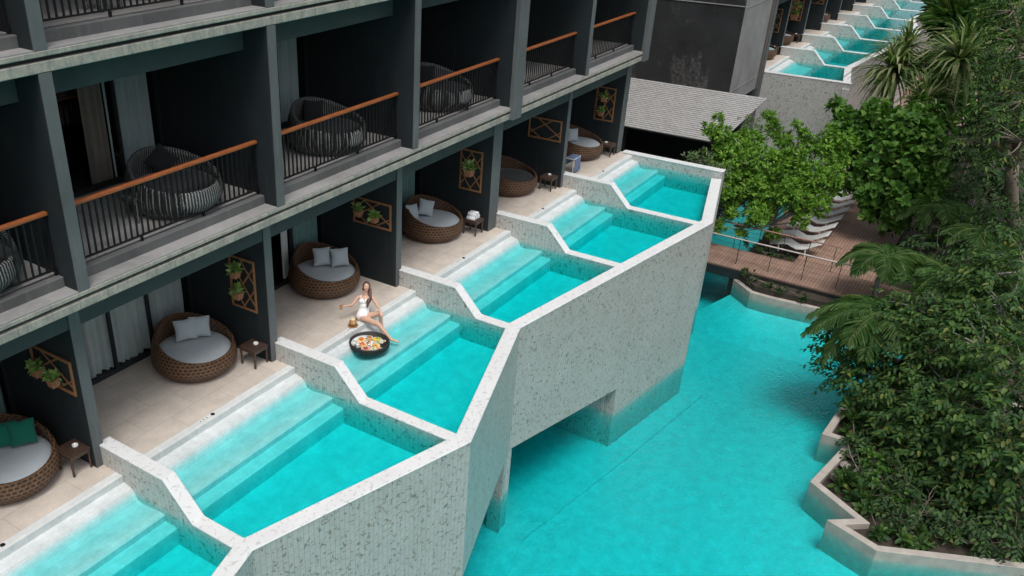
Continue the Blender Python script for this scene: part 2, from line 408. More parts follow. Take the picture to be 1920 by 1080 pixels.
def strip_wall(mb, pts, d, zb, zt):
    """a wall along a polyline, thickness d to its left side, bottoms zb (a value or one per point)"""
    inn = off_poly(pts, d); n = len(pts); zb = zb if hasattr(zb, '__len__') else [zb] * n
    vs = [(*p[:2], b) for p, b in zip(pts, zb)] + [(*p[:2], zt) for p in pts] + [(*p, zt) for p in inn] + [(*p, b) for p, b in zip(inn, zb)]
    fs = []
    for i in range(n - 1):
        for a, b in ((0, 1), (1, 2), (2, 3), (3, 0)): fs.append((a * n + i, a * n + i + 1, b * n + i + 1, b * n + i))
    fs += [(0, n, 2 * n, 3 * n), (n - 1, 4 * n - 1, 3 * n - 1, 2 * n - 1)]
    mb.add(vs, fs); return inn
def y_at(line, x):
    for a, b in zip(line[:-1], line[1:]):
        if a[0] <= x <= b[0]: return a[1] + (b[1] - a[1]) * (x - a[0]) / (b[0] - a[0])
    return line[0][1] if x < line[0][0] else line[-1][1]

# ================================================================== ground, lagoon
WZ = -5.05                                     # lagoon water level; the room terraces are z = 0
mb = MB(); mb.box(-300, 500, -300, 300, -7.2, -6.9); tag(mb.build('ground', 'soil_far'), kind='structure')
mb = MB(); mb.box(-30, 110, -32, -.6, -6.88, -6.35); tag(mb.build('lagoon_floor', 'pool_tile'), kind='structure')
mb = MB(); mb.box(-29.9, 109.9, -31.9, -.75, -6.5, WZ); tag(mb.build('lagoon_water', 'lagoon_water'), kind='structure')
# shallow bench running along the building, under the water
mb = MB(); mb.prism([(-12, -4.6), (4.0, -4.75), (9.2, -3.55), (14.2, -4.35), (18.9, -5.0), (24.3, -3.4), (24.3, -.65), (-12, -.65)], -6.34, -6.27)
tag(mb.build('lagoon_bench', 'pool_tile'), kind='structure')

# ================================================================== hotel building beside the camera
BW = 4.5
PX = {k: (BW * k + .02, BW * k + .22) for k in range(-3, 6)}          # partition walls
PX = {k: (BW * k - .05, BW * k + .15) for k in range(-3, 6)}
PX[3] = (13.42, 13.88); PX[5] = (22.36, 22.74)
hotel = thing('hotel_building', 'dark grey hotel block with open balconies above a row of terraces with plunge pools', 'hotel', (4.5, 4.0, 0))
X0, X1 = -13.3, 22.74

def slab(parent, z, x0, x1, name='floor_slab'):
    m = MB(); m.box(x0, x1, 0.0, 9, z - .10, z - .02); m.box(x0, x1, .012, 9, z - .31, z - .16); m.build(name, 'weathered_edge', parent, bevel=.012)
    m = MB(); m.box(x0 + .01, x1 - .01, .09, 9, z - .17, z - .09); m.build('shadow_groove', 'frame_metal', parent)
    m = MB(); m.box(x0, x1, .008, .40, z - .022, z - .004); m.build('ledge_top', 'grey_concrete', parent)
def beam(parent, y, z0, z1, x0, x1):
    m = MB(); m.box(x0, x1, y, y + .3, z0, z1); m.build('edge_beam', 'teal_beam', parent, bevel=.01)
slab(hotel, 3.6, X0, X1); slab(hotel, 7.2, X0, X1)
for k in range(-3, 5):
    a, b = PX[k][1], PX[k + 1][0]
    beam(hotel, .46, 2.78, 3.30, a, b); beam(hotel, .60, 6.42, 6.90, a, b)
def curtain(name, x0, x1, z0, z1, y, mat, label, amp=.05, wl=.17, seed=0):
    rn = random.Random(seed + int(x0 * 100)); n = max(10, int((x1 - x0) / .018)); m = MB(); vs = []; fs = []
    ph = [rn.uniform(0, 6.28) for _ in range(6)]
    rows = 7
    for j in range(rows + 1):
        w = j / rows
        for i in range(n + 1):
            x = x0 + (x1 - x0) * i / n
            a = amp * (.6 + .4 * w)
            dy = a * math.sin(2 * math.pi * x / wl + ph[0] + .5 * math.sin(x * 5 + ph[1]) + .12 * w * math.sin(x * 9 + ph[3])) + a * .5 * math.sin(x * 17 + ph[2])
            dz = .03 * math.sin(x * 7 + ph[4]) if j == rows else 0
            vs.append((x, y + dy, z1 + (z0 - z1) * w + dz))
    for j in range(rows):
        for i in range(n): fs.append((j * (n + 1) + i, j * (n + 1) + i + 1, (j + 1) * (n + 1) + i + 1, (j + 1) * (n + 1) + i))
    m.add(vs, fs); o = m.build(name, mat, None, True); tag(o, label, 'curtain', 'curtains behind the glass doors'); return o
def glass_wall(parent, x0, x1, y, z0, z1, posts, open_from=None):
    f = MB()
    f.box(x0, x1, y, y + .08, z0, z0 + .10); f.box(x0, x1, y, y + .08, z1 - .08, z1)
    for p in [x0 + .03, x1 - .03] + posts: f.box(p - .03, p + .03, y + .002, y + .078, z0 + .10, z1 - .08)
    fr = f.build('sliding_door', 'frame_metal', parent)
    xs = [x0 + .06] + sorted(posts) + [x1 - .06]
    for a, b in zip(xs[:-1], xs[1:]):
        if open_from is not None and a < open_from - .01: continue
        g = MB(); g.box(a + .03, b - .03, y + .035, y + .045, z0 + .10, z1 - .08); g.build('glass_pane', 'window_glass', fr)
# partitions, back rooms
for k in range(-3, 6):
    a, b = PX[k]
    m = MB(); m.box(a, b, .45, 9, -.3, 3.29); p = m.build('partition_wall', 'dark_paint', hotel, bevel=.008)
    m = MB(); m.box(a - .003, b + .003, .438, .452, .0, 3.285); m.build('lit_column_face', 'pillar_and_lit_face_paint', hotel)  # paler sheet over the partition end: light on its front put into the colour
    if k in (3, 5):
        for z0, z1 in ((3.585, 6.88), (7.18, 10.5)):
            m = MB(); m.box(a + .02, b - .02, .05, 9, z0, z1); m.build('partition_wall', 'dark_paint', hotel, bevel=.008)
        m = MB(); m.box(a, b, -.09, .06, 3.27, 10.5); m.build('pillar', 'pillar_and_lit_face_paint', hotel, bevel=.012)
    else:
        for z0, z1 in ((3.585, 6.885), (7.185, 10.5)):
            m = MB(); m.box(a, b, .02, 9, z0, z1); m.build('partition_wall', 'dark_paint', hotel, bevel=.008)
            m = MB(); m.box(a - .003, b + .003, .004, .024, z0, z1); m.build('lit_column_face', 'pillar_and_lit_face_paint', hotel)  # upper fronts likewise: a paler sheet carries the light falling on them
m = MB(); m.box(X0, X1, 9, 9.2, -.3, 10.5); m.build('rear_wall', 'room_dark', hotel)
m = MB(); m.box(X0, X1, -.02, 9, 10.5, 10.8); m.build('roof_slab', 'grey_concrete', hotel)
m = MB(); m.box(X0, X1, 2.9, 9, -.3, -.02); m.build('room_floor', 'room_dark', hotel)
m = MB(); m.box(X0, X1, .10, 2.9, -.3, 0.0); m.build('terrace_floor', 'terrace_tile', hotel)
m = MB(); m.box(X0, X1, -.55, .1, -6.88, -1.31); m.build('foundation_wall', 'grey_concrete', hotel)

def railing(parent, x0, x1, y, zf):
    r = MB(); n = int((x1 - x0) / .118)
    for i in range(n):
        x = x0 + .05 + (x1 - x0 - .1) * i / (n - 1); r.box(x - .016, x + .016, y - .010, y + .010, zf + .115, zf + .985)
    r.box(x0, x1, y - .02, y + .02, zf + .09, zf + .115); r.box(x0, x1, y - .02, y + .02, zf + .97, zf + .99)
    for i in range(4):
        x = x0 + .03 + (x1 - x0 - .06) * i / 3; r.box(x - .02, x + .02, y - .021, y + .021, zf, zf + .09)
    o = r.build('balcony_railing', 'black_metal', parent)
    h = MB(); h.box(x0, x1, y - .048, y + .048, zf + .99, zf + 1.048); h.build('handrail', 'handrail_wood', o, bevel=.012, seg=2)
for lev, z in ((2, 3.6), (3, 7.2)):
    for k in range(-3, 5):
        if lev == 3 and k > 1: continue
        a, b = PX[k][1] + .002, PX[k + 1][0] - .002
        m = MB(); m.box(a, b, .33, .53, z - .02, z + .165); m.build('kerb', 'kerb_concrete', hotel, bevel=.01)
        m = MB(); m.box(a, b, .53, 3.05, z - .02, z + .168); m.build('balcony_floor', 'balcony_tile', hotel)
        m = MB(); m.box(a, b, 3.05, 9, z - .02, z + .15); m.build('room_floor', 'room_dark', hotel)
        railing(hotel, a + .01, b - .01, .46, z + .165)
        posts = [BW * k + 1.9, BW * k + 3.40]
        glass_wall(hotel, a + .002, b - .002, 3.05, z + .17, z + 2.9, posts, BW * k + 1.9 if (lev, k) == (2, 0) else None)
        m = MB(); m.box(a, b, 3.03, 3.15, z + 2.9, z + 3.3); m.build('door_lintel', 'dark_paint', hotel)
for k in range(-3, 5):
    a, b = PX[k][1] + .002, PX[k + 1][0] - .002
    posts = [BW * k + 2.26, BW * k + 3.24]
    glass_wall(hotel, a, b, 2.72, .0, 2.78, posts, BW * k + 2.8 if k == 1 else None)
    m = MB(); m.box(a, b, 2.70, 2.85, 2.78, 3.29); m.build('door_lintel', 'dark_paint', hotel)
def cu(x0, x1, lev, mat, label, **kw):
    y = 2.89 if lev == 1 else 3.22; z = {1: .06, 2: 3.80, 3: 7.4}[lev]
    curtain('curtain', x0, x1, z, z + 2.7, y, mat, label, **kw)
cu(.35, 1.62, 1, 'white_curtain', 'broad white curtain at the left end of the curtained terrace door')
cu(1.72, 2.30, 1, 'white_curtain', 'narrow white curtain strip right of the dark gap in the curtained terrace door')
cu(2.40, 3.40, 1, 'white_curtain', 'white curtain in the middle panel of the white curtained terrace door')
cu(3.42, 4.30, 1, 'white_curtain', 'white curtain in the right panel of the terrace door, behind the wicker daybed rim')
cu(7.50, 7.76, 1, 'white_curtain', 'slim white curtain edge beside the open dark doorway behind the woman')
cu(7.92, 8.84, 1, 'teal_curtain', 'teal curtain behind the daybed nearest to the seated woman')
cu(11.5, 13.30, 1, 'teal_curtain', 'teal curtain behind the daybed beside the table of rolled towels')
cu(-1.9, -.14, 1, 'teal_curtain', 'teal curtain at the left edge behind the daybed with green cushions')
cu(2.72, 3.22, 2, 'beige_curtain', 'beige curtain hanging at the open balcony door', amp=.06)
cu(3.25, 3.37, 2, 'grey_curtain', 'thin grey curtain strip between beige curtain and black door post')
cu(3.46, 4.30, 2, 'grey_curtain', 'wide grey curtain behind the striped daybed with the pointed black pillow')
cu(7.98, 8.80, 2, 'grey_curtain', 'grey curtain behind the striped daybed on the second balcony')
m = MB(); m.box(2.20, 2.36, 5.2, 5.21, 5.30, 5.46); tag(m.build('notice_card', 'sticker'), 'small green card hanging inside the dark open balcony room', 'card')

# ================================================================== plunge pools of this building
ZR = -.20
OUT = [(-13.2, -4.25), (-8.9, -3.0), (-4.3, -4.28), (.22, -3.02), (4.79, -4.295), (9.294, -2.878), (14.3, -3.663), (18.526, -4.325), (22.55, -3.28)]
INN = off_poly(OUT, .31)
par = thing('parapet_wall', 'zigzag white marble tile wall around the plunge pools, rising out of the lagoon', 'wall', (4.8, -4.2, -4))
m = MB(); strip_wall(m, OUT[:7], .31, [-3.72] * 6 + [-4.19], ZR - .035); m.build('tiled_face', 'marble_tile', par)
m = MB(); strip_wall(m, OUT[6:], .31, -6.5, ZR - .035); m.build('tiled_face', 'marble_tile', par)
o2 = off_poly(OUT, -.012); m = MB(); strip_wall(m, o2, .335, ZR - .035, ZR); m.build('wall_cap', 'marble_cap', par, bevel=.012)
m = MB(); m.prism([(14.3, -3.34), (14.62, -3.39), (14.62, -.56), (14.3, -.56)], -6.5, -1.36); m.build('inner_pier', 'marble_side', par)
m = MB(); m.prism([(9.0, -2.93), (9.28, -2.86), (9.44, -2.88), (9.44, -2.5), (9.0, -2.55)], -6.5, -3.725); m.build('lagoon_pier', 'marble_side', par)
m = MB(); m.prism([*[(p[0], p[1] + .02) for p in INN[:7]], (14.3, -.56), (-13.2, -.56)], -3.60, -3.40); m.build('pool_soffit', 'grey_concrete', par)

WX = {-2: -8.92, -1: -4.42, 0: .08, 1: 4.58, 2: 9.08, 3: 13.84, 4: 18.08}
WT = .26
HEAR = {-2: 'plunge pool left of the one beside the green cushioned daybed', -1: 'corner pool at the bottom left edge of the photo, beside the green cushioned daybed',
        0: 'large wedge shaped plunge pool in front of the white curtained door', 1: 'plunge pool with the floating breakfast tray and the seated woman',
        2: 'plunge pool in front of the terrace with the rolled towels', 3: 'plunge pool in front of the daybed with the bare dark mattress', 4: 'last plunge pool of the near row, beside the grey tiled roof'}
def divider_prof(yin, y0, zk, zl, zb=-1.42):
    return [(y0, zb), (y0, zk), (-1.183, zk), (-1.808, zl), (yin, zl), (yin, zb)]
def make_pool(k, xa, xb, x1, inn, wx, label, group, detail=True):
    """xa, xb: the divider on the left; x1: where the pool ends on the right; inn: inner line of the parapet"""
    p = thing('plunge_pool', label, 'pool', ((xa + x1) / 2, -1.5, 0), group)
    if xa is not None and wx:
        # high terrace end, slope, low rim - the inner end follows the parapet
        y0, zk, zl, zb = .511, .43, ZR - .003, -1.42
        m = MB(); prof0 = [(y0, zb), (y0, zk - .028), (-1.183, zk - .028), (-1.808, zl - .028), (y_at(inn, xa) - .04, zl - .028), (y_at(inn, xa) - .04, zb)]
        prof1 = prof0[:4] + [(y_at(inn, xb) - .04, zl - .028), (y_at(inn, xb) - .04, zb)]
        n = 6; m.add([(xa, *q) for q in prof0] + [(xb, *q) for q in prof1], [tuple(range(n)), tuple(range(n, 2 * n))[::-1]] + [(i, i + n, (i + 1) % n + n, (i + 1) % n) for i in range(n)])
        m.build('divider_wall', 'marble_side', p)
        m = MB(); e = .008
        t0 = [(y0 + e, zk), (-1.183, zk), (-1.808, zl), (y_at(inn, xa) - .03, zl)]; t1 = t0[:3] + [(y_at(inn, xb) - .03, zl)]
        vs = [(xa - e, *q) for q in t0] + [(xb + e, *q) for q in t1]; vs += [(x, y, z - .03) for x, y, z in vs]
        fs = [(i, i + 1, i + 5, i + 4) for i in range(3)] + [(i + 8, i + 12, i + 13, i + 9) for i in range(3)]
        fs += [(i, i + 8, i + 9, i + 1) for i in range(3)] + [(i + 4, i + 5, i + 13, i + 12) for i in range(3)] + [(0, 4, 12, 8), (3, 11, 15, 7)]
        m.add(vs, fs); m.build('wall_cap', 'marble_cap', p, bevel=.006)
    a = xb + .001; b = x1 - .001
    m = MB(); m.box(a, b, -.085, .10, -.30, .003); m.build('coping', 'coping_stone', p, bevel=.006)
    if detail:
        m = MB(); m.extrude_x([(-.085, -.145), (-.30, -.185), (-.43, -.385), (-.56, -.405), (-.98, -.35), (-1.08, -.355), (-1.10, -.38), (-1.10, -1.3), (-.085, -1.3)], a, b); m.build('entry_ledge', 'pool_tile', p)
        m = MB(); m.extrude_x([(-1.101, -.50), (-1.35, -.50), (-1.38, -.53), (-1.38, -1.3), (-1.101, -1.3)], a, b); m.build('pool_step', 'pool_tile', p)
    else:
        m = MB(); m.extrude_x([(-.085, -.145), (-.22, -.165), (-.58, -.40), (-1.30, -.44), (-1.30, -1.3), (-.085, -1.3)], a, b); m.build('entry_ledge', 'pool_tile', p)
    pl = [(a, y_at(inn, a) - .05)] + [q if True else 0 for q in inn if a < q[0] < b] + [(b, y_at(inn, b) - .05), (b, -1.0), (a, -1.0)]
    m = MB(); m.prism(pl, -1.42, -.88); m.build('pool_floor', 'pool_tile', p)
    if xa is not None and detail:
        cx = a + (b - a) * .47
        m = MB(); m.lathe([(.0, 0), (.042, 0), (.042, .008), (.036, .012), (.0, .012)], 14, (cx, .03, .003)); m.build('drain_cap', 'black_metal', p)
        m = MB(); m.box(cx - .36, cx - .10, .005, .06, .0035, .006); mk = m.build('depth_plaque', 'ceramic', p)
        m = MB()
        for i in range(3): m.box(cx - .33 + .08 * i, cx - .30 + .08 * i, .02, .045, .0065, .008)
        m.build('plaque_mark', 'black_metal', mk)
    wl = [(a - .02, y_at(inn, a) - .07)] + [(q[0], q[1] - .04) for q in inn if a < q[0] < b] + [(b + .02, y_at(inn, b) - .07), (b + .02, -.03), (a - .02, -.03)]
    m = MB(); m.prism(wl, -1.3, ZR - .018); w = m.build('pool_water', 'pool_water'); tag(w, kind='structure')
    return p
GP = 'plunge pools in a row along the terraces'
for k in range(-2, 5):
    make_pool(k, WX[k], WX[k] + WT, WX[k + 1] if k < 4 else 22.55, INN, True, HEAR[k], GP)
ew = thing('end_wall', 'white marble end wall closing the last plunge pool beside the dark void', 'wall', (22.7, -1.5, -5))
m = MB(); m.box(22.55, 22.84, -3.28, .30, -6.5, .03); m.build('tiled_face', 'marble_side', ew)
m = MB(); m.box(22.54, 22.852, -3.295, .31, .03, .06); m.build('wall_cap', 'marble_cap', ew, bevel=.006)

# ================================================================== second building of the same kind, far end
far = thing('far_hotel_building', 'second dark hotel block beyond the tiled roof, with its own row of pools', 'hotel', (50, 4, 0))
m = MB(); m.box(33.6, 38.05, .0, 12, -.6, 12); m.build('end_block', 'dark_end_wall', far, bevel=.02)
m = MB(); m.box(33.585, 38.05, -.02, .0, -.6, 12); m.build('front_panel', 'grey_concrete', far)
for z, zf in ((3.62, 3.55), (7.2, .0)):
    m = MB(); m.box(33.57, 33.60, .02, 12, z, z + .04); m.box(33.7, 37.3, -.035, -.02, zf, zf + .04); m.build('panel_joint', 'grey_concrete', far)
m = MB(); m.tube([(37.9, -.06, -.6), (37.9, -.06, 12)], .07, 8); m.build('drain_pipe', 'stained_pipe', far)
m = MB(); m.box(38.2, 38.6, -.10, 9, -3.5, 12); m.build('pillar', 'pillar_and_lit_face_paint', far)
FB = 4.33; FX = [43.35 + FB * i for i in range(-1, 9)]
slab(far, 3.6, 38.6, 80)
for i, x in enumerate(FX):
    if i == 0: continue
    m = MB(); m.box(x, x + .2, .45, 9, -.3, 3.29); m.build('partition_wall', 'dark_paint', far)
    m = MB(); m.box(x - .003, x + .203, .438, .452, 0, 3.285); m.build('lit_column_face', 'pillar_and_lit_face_paint', far)  # far partition front, its lit look held in a paler sheet
m = MB(); m.box(38.6, 80, .10, 2.9, -.3, 0); m.build('terrace_floor', 'terrace_tile', far)
m = MB(); m.box(38.6, 80, 2.9, 3.1, -.3, 3.3); m.build('rear_wall', 'room_dark', far)
m = MB(); m.box(38.6, 80, .46, .7, 2.78, 3.3); m.build('edge_beam', 'teal_beam', far)
m = MB(); m.box(38.6, 80, .3, 9, 3.585, 12); m.build('upper_storeys', 'dark_paint', far)
m = MB(); m.box(38.9, 80, -.55, .1, -6.88, -1.31); m.build('foundation_wall', 'grey_concrete', far)
FOUT = [(38.6, -4.02), (43.46, -3.10), (48.2, -3.62), (56.6, -4.29), (61.2, -3.3), (66, -3.7), (80, -4.3)]
FINN = off_poly(FOUT, .31)
fp = thing('far_parapet_wall', 'distant pale tiled wall around the pools of the second block', 'wall', (55, -4, -5))
m = MB(); strip_wall(m, FOUT, .31, -6.5, ZR - .03); m.build('tiled_face', 'marble_side', fp)
m = MB(); strip_wall(m, off_poly(FOUT, -.01), .33, ZR - .03, ZR); m.build('wall_cap', 'marble_cap', fp)
fe = thing('far_end_wall', 'tall pale tiled end wall of the second pool row, above the green tree', 'wall', (38.7, -2, -5))
m = MB(); m.box(38.62, 38.9, -4.0, .30, -6.5, .03); m.build('tiled_face', 'marble_side', fe)
m = MB(); m.box(38.605, 38.915, -4.02, .31, .03, .06); m.build('wall_cap', 'marble_cap', fe)
FL = ['nearest', 'second', 'third', 'fourth', 'fifth', 'sixth', 'seventh', 'farthest']
for i in range(8):
    xa = FX[i] if i else 38.64
    make_pool(i, xa, xa + WT, FX[i + 1], FINN, i > 0, '%s pool of the second, distant row from the tall end wall' % FL[i], 'distant plunge pools', False)

# grey tiled roof between the two buildings
rf = thing('pavilion', 'low pavilion with grey tiled lean-to roof against the dark end wall', 'pavilion', (31.5, 3, -3))
m = MB()
pr = [(33.58, -.02, .02), (33.58, 8, .02), (29.35, 8, -1.02), (29.35, -1.15, -1.02), (33.2, -1.62, -.08), (33.58, -1.62, .02)]
up = [(x, y, z) for x, y, z in pr]; dn = [(x, y, z - .10) for x, y, z in pr]; n = len(pr)
rows = 26; vs = []; fs = []; uvs = []
for j in range(rows):
    a, b = j / rows, (j + 1) / rows
    x0, x1 = 29.35 + 4.23 * a, 29.35 + 4.23 * b + .03
    z0, z1 = -1.02 + 1.04 * a, -1.02 + 1.04 * b
    ye0 = -1.15 - .50 * a; ye1 = -1.15 - .50 * b
    o = len(vs); vs += [(x0, ye0, z0 + .022), (x0, 8, z0 + .022), (x1, 8, z1 + .006), (x1, ye1, z1 + .006), (x0, ye0, z0 - .02), (x0, 8, z0 - .02)]
    fs += [(o, o + 3, o + 2, o + 1), (o, o + 1, o + 5, o + 4)]
    uvs += [[(ye0, j * .17), (ye1, j * .17 + .17), (8, j * .17 + .17), (8, j * .17)], [(ye0, j * .17), (8, j * .17), (8, j * .17 + .01), (ye0, j * .17 + .01)]]
m.add(vs, fs, uvs); m.build('roof', 'roof_tile', rf)
m = MB(); m.prism([(29.4, -1.1), (33.57, -1.58), (33.57, 8), (29.4, 8)], [-1.13, -.09, -.09, -1.13], [-1.03, .01, .01, -1.03]); m.build('roof_board', 'frame_metal', rf)
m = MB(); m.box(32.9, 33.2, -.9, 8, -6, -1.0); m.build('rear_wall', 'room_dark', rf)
for y in (-.8, 3, 7.5): m = MB(); m.box(29.7, 29.9, y, y + .2, -6, -1.05); m.build('post', 'frame_metal', rf)
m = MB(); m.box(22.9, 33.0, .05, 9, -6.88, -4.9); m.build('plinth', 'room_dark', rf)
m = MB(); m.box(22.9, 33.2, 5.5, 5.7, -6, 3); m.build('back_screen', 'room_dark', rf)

# ================================================================== terrace furniture
def bowl_mb(turn=0.0):
    """round nest of wicker: low in front (-y), high at the back"""
    m = MB(); N = 72
    def rim(t): return .50 + .46 * (.5 + .5 * math.cos(t - math.pi / 2)) ** 1.35
    def rad(z): 
        z = max(0, z)
        if z < .30: return .68 + .205 * math.sin(z / .30 * math.pi / 2)
        return .885 - .16 * ((z - .30) / .66) ** 1.5
    vs = []; uv = []; H = 12
    for k in range(N + 1):
        t = 2 * math.pi * k / N; zr = rim(t); row = []; s = 0; prev = None
        ps = [(rad(zr * j / H), zr * j / H) for j in range(H + 1)]                       # outside
        ps += [(rad(zr) - .035, zr + .018), (rad(zr) - .072, zr - .004)]                # rounded rim
        ps += [(rad(zr - (zr - .30) * j / 7) - .078, zr - (zr - .30) * j / 7) for j in range(1, 8)]
        for r, z in ps:
            if prev: s += math.hypot(r - prev[0], z - prev[1])
            prev = (r, z); vs.append((r * math.cos(t), r * math.sin(t), z)); uv.append((t * .84, s))
    M = len(ps); fs = []; us = []
    for k in range(N):
        for j in range(M - 1):
            q = (k * M + j, (k + 1) * M + j, (k + 1) * M + j + 1, k * M + j + 1); fs.append(q); us.append([uv[i] for i in q])
    m.add(vs, fs, us); return m
def pillow(name, mat, loc, rz, tilt, label, group, size=.46, yaw=0, parent=None):
    m = MB(); n = 12; vs = []; fs = []
    for side in (1, -1):
        for i in range(n + 1):
            for j in range(n + 1):
                u, v = i / n * 2 - 1, j / n * 2 - 1
                e = (max(0, 1 - u * u) * max(0, 1 - v * v)) ** .42
                pin = 1 - .07 * (1 - abs(u)) * abs(v) ** 4 - .07 * (1 - abs(v)) * abs(u) ** 4
                vs.append((u * size / 2 * pin, side * (.085 * e + .002), v * size / 2 * pin))
    o = (n + 1) ** 2
    for i in range(n):
        for j in range(n):
            a = i * (n + 1) + j; fs.append((a, a + 1, a + n + 2, a + n + 1)); fs.append((o + a, o + a + n + 1, o + a + n + 2, o + a + 1))
    ob = m.add(vs, fs).build(name, mat, None, True)
    ob.rotation_mode = 'ZYX' if False else 'XYZ'
    ob.matrix_basis = Matrix.Translation(loc) @ Matrix.Rotation(rz, 4, 'Z') @ Matrix.Rotation(tilt, 4, 'X') @ Matrix.Rotation(yaw, 4, 'Y')
    return tag(ob, label, 'pillow', group)
def make_daybed(wick, cloth, label, group):
    t = thing('daybed', label, 'daybed', (0, 0, 0), group)
    bowl_mb().build('basket', wick, t, True)
    m = MB(); m.lathe([(.0, .30), (.76, .30), (.785, .36), (.78, .42), (.745, .455), (.60, .472), (.30, .478), (.0, .48)], 48)
    m.build('mattress', cloth, t, True)
    m = MB(); m.lathe([(.0, .0), (.66, .0), (.70, .05), (.0, .05)], 36); m.build('base', 'black_metal', t)
    return t
GD = 'round wicker daybeds on the terraces'
db = make_daybed('brown_wicker', 'grey_cloth', '', GD)
DBS = [(-1.15, 1.38, 'brown wicker daybed with green pillows at the left edge of the photo', 'grey'),
       (3.38, 1.62, 'brown wicker daybed with two overlapping grey pillows in front of the white curtains', 'grey'),
       (7.89, 1.86, 'brown wicker daybed with two upright grey pillows right behind the seated woman', 'grey'),
       (12.30, 1.62, 'brown wicker daybed with two tipped grey pillows, next to the table of rolled towels', 'grey'),
       (16.80, 1.68, 'brown wicker daybed with bare dark mattress and no pillows', 'dark'),
       (21.35, 1.50, 'farthest brown wicker daybed of the near row, grey mattress, by the blue towel', 'grey')]
dark_db = None
for i, (x, y, lab, kind) in enumerate(DBS):
    o = place(db, i == 0, (x, y, .002), 0.0, lab)
    if kind == 'dark':
        for ch in o.children:
            if ch.name.startswith('mattress'): ch.data = ch.data.copy(); ch.data.materials[0] = MATS['black_cloth']
GPI = 'loose pillows on the daybeds'
def prs(mat, lst):
    for px, py, z, rz, tl, yw, lb in lst:
        pillow('pillow', mat, tuple(at(px, py, 2, z)), rz, tl, lb, GPI, .44, yw)
prs('green_cloth', [(8, 815, .72, -.62, -.42, 0, 'dark green pillow at the very left edge, front of the green pair'), (42, 811, .74, -.50, -.40, 0, 'dark green pillow, the rear right one of the green pair')])
prs('pillow_cloth', [(374, 612, .74, -.62, -.36, .05, 'grey pillow half hidden behind another, on the daybed by the white curtains'), (347, 618, .74, -.62, -.36, -.05, 'grey pillow in front, on the daybed by the white curtains')])
prs('pillow_cloth', [(604, 481, .74, -.66, -.33, 0, 'left upright grey pillow on the daybed behind the woman'), (637, 482, .74, -.66, -.33, 0, 'right upright grey pillow on the daybed behind the woman')])
prs('pillow_cloth', [(773, 398, .70, -.15, -.34, .12, 'tipped grey pillow leaning at the left side of the daybed by the rolled towels'), (799, 389, .73, -.66, -.45, .30, 'tilted square grey pillow at the back of the daybed by the rolled towels')])
prs('pillow_cloth', [(1074, 253, .72, -.5, -.30, .1, 'single grey pillow on the farthest daybed of the near row')])

sd = make_daybed('striped_wicker', 'black_cloth', '', 'striped daybeds on the upper balconies')
SDS = [(-1.2, 1.2, 3.77, 'black and white striped daybed cut off by the left edge, balcony above the slanted trellis'),
       (3.03, 1.22, 3.77, 'striped black and white daybed with the pointed black pillow on the first full balcony'),
       (7.48, 1.31, 3.77, 'striped black and white daybed on the balcony above the seated woman'),
       (11.92, 1.3, 3.77, 'striped daybed in deep shade on the third balcony, mostly behind the balusters'),
       (3.5, 1.7, 7.37, 'striped daybed on the top balcony, only its foot in view at the upper edge')]
for i, (x, y, z, lab) in enumerate(SDS): place(sd, i == 0, (x, y, z), 0, lab)
pillow('pillow', 'black_cloth', (3.03 + .22, 1.22 + .52, 4.48), -.55, -.35, 'black pillow standing on its corner on the striped daybed', 'black pillows on the balconies', .46, R_(45))
pillow('pillow', 'black_cloth', (7.48 + .16, 1.31 + .48, 4.46), -.6, -.36, 'square black pillow on the striped daybed above the woman', 'black pillows on the balconies', .46, .1)
pillow('pillow', 'black_cloth', (11.92 + .1, 1.3 + .46, 4.46), -.6, -.36, 'black pillow on the shaded third balcony', 'black pillows on the balconies', .46, .1)

def make_table(wood, label, group):
    t = thing('side_table', label, 'table', (0, 0, 0), group)
    m = MB()
    for i in range(7): m.box(-.205 + i * .0595, -.205 + i * .0595 + .052, -.225, .225, .405, .43)
    m.box(-.20, .20, -.225, -.195, .345, .404); m.box(-.20, .20, .195, .225, .345, .404)
    m.box(-.205, -.18, -.194, .194, .345, .404); m.box(.18, .205, -.194, .194, .345, .404)
    m.build('table_top', wood, t, bevel=.004)
    for sx in (-1, 1):
        for sy in (-1, 1):
            m = MB(); m.lathe([(.022, 0), (.026, .07), (.020, .09), (.026, .20), (.020, .22), (.028, .345)], 10, (sx * .178, sy * .19, 0)); m.build('leg', wood, t)
    return t
tb = make_table('table_wood', '', 'dark slatted side tables on the terraces')
TBS = [(-.265, .74, 'dark slatted side table by the green cushioned daybed, bearing a white ashtray'), (4.22, .72, 'dark slatted side table between the white curtained terrace and the pool with the woman'),
       (13.08, .74, 'dark side table carrying the rolled white towels'), (17.62, .72, 'dark side table beside the daybed with the bare dark mattress'), (22.02, .66, 'farthest dark side table of the near row, against the end column')]
for i, (x, y, lab) in enumerate(TBS): place(tb, i == 0, (x, y, .003), 0, lab)
st = make_table('striped_wicker', 'striped wicker side table beside the striped daybed with the pointed pillow', 'striped side tables on the balconies')
st.location = (2.25, 1.30, 3.77)
place(st, False, (1.95, 1.05, 7.37), 0, 'striped side table on the top balcony at the upper edge of the photo')
ar = MB(); ar.lathe([(.0, 0), (.05, 0), (.056, .02), (.054, .042), (.043, .044), (.038, .016), (.0, .014)], 20)
ash = ar.build('ashtray', 'ceramic', None, True); tag(ash, '', 'ashtray', 'white ashtrays on the side tables')
for i, (x, y, lab) in enumerate([(-.20, .74, 'white ashtray on the table by the green cushioned daybed'), (4.27, .70, 'white ashtray on the table left of the seated woman'),
                                 (17.70, .74, 'white ashtray on the table beside the dark mattress daybed'), (22.02, .74, 'white ashtray on the farthest side table')]):
    place(ash, i == 0, (x, y, .434), 0, lab)
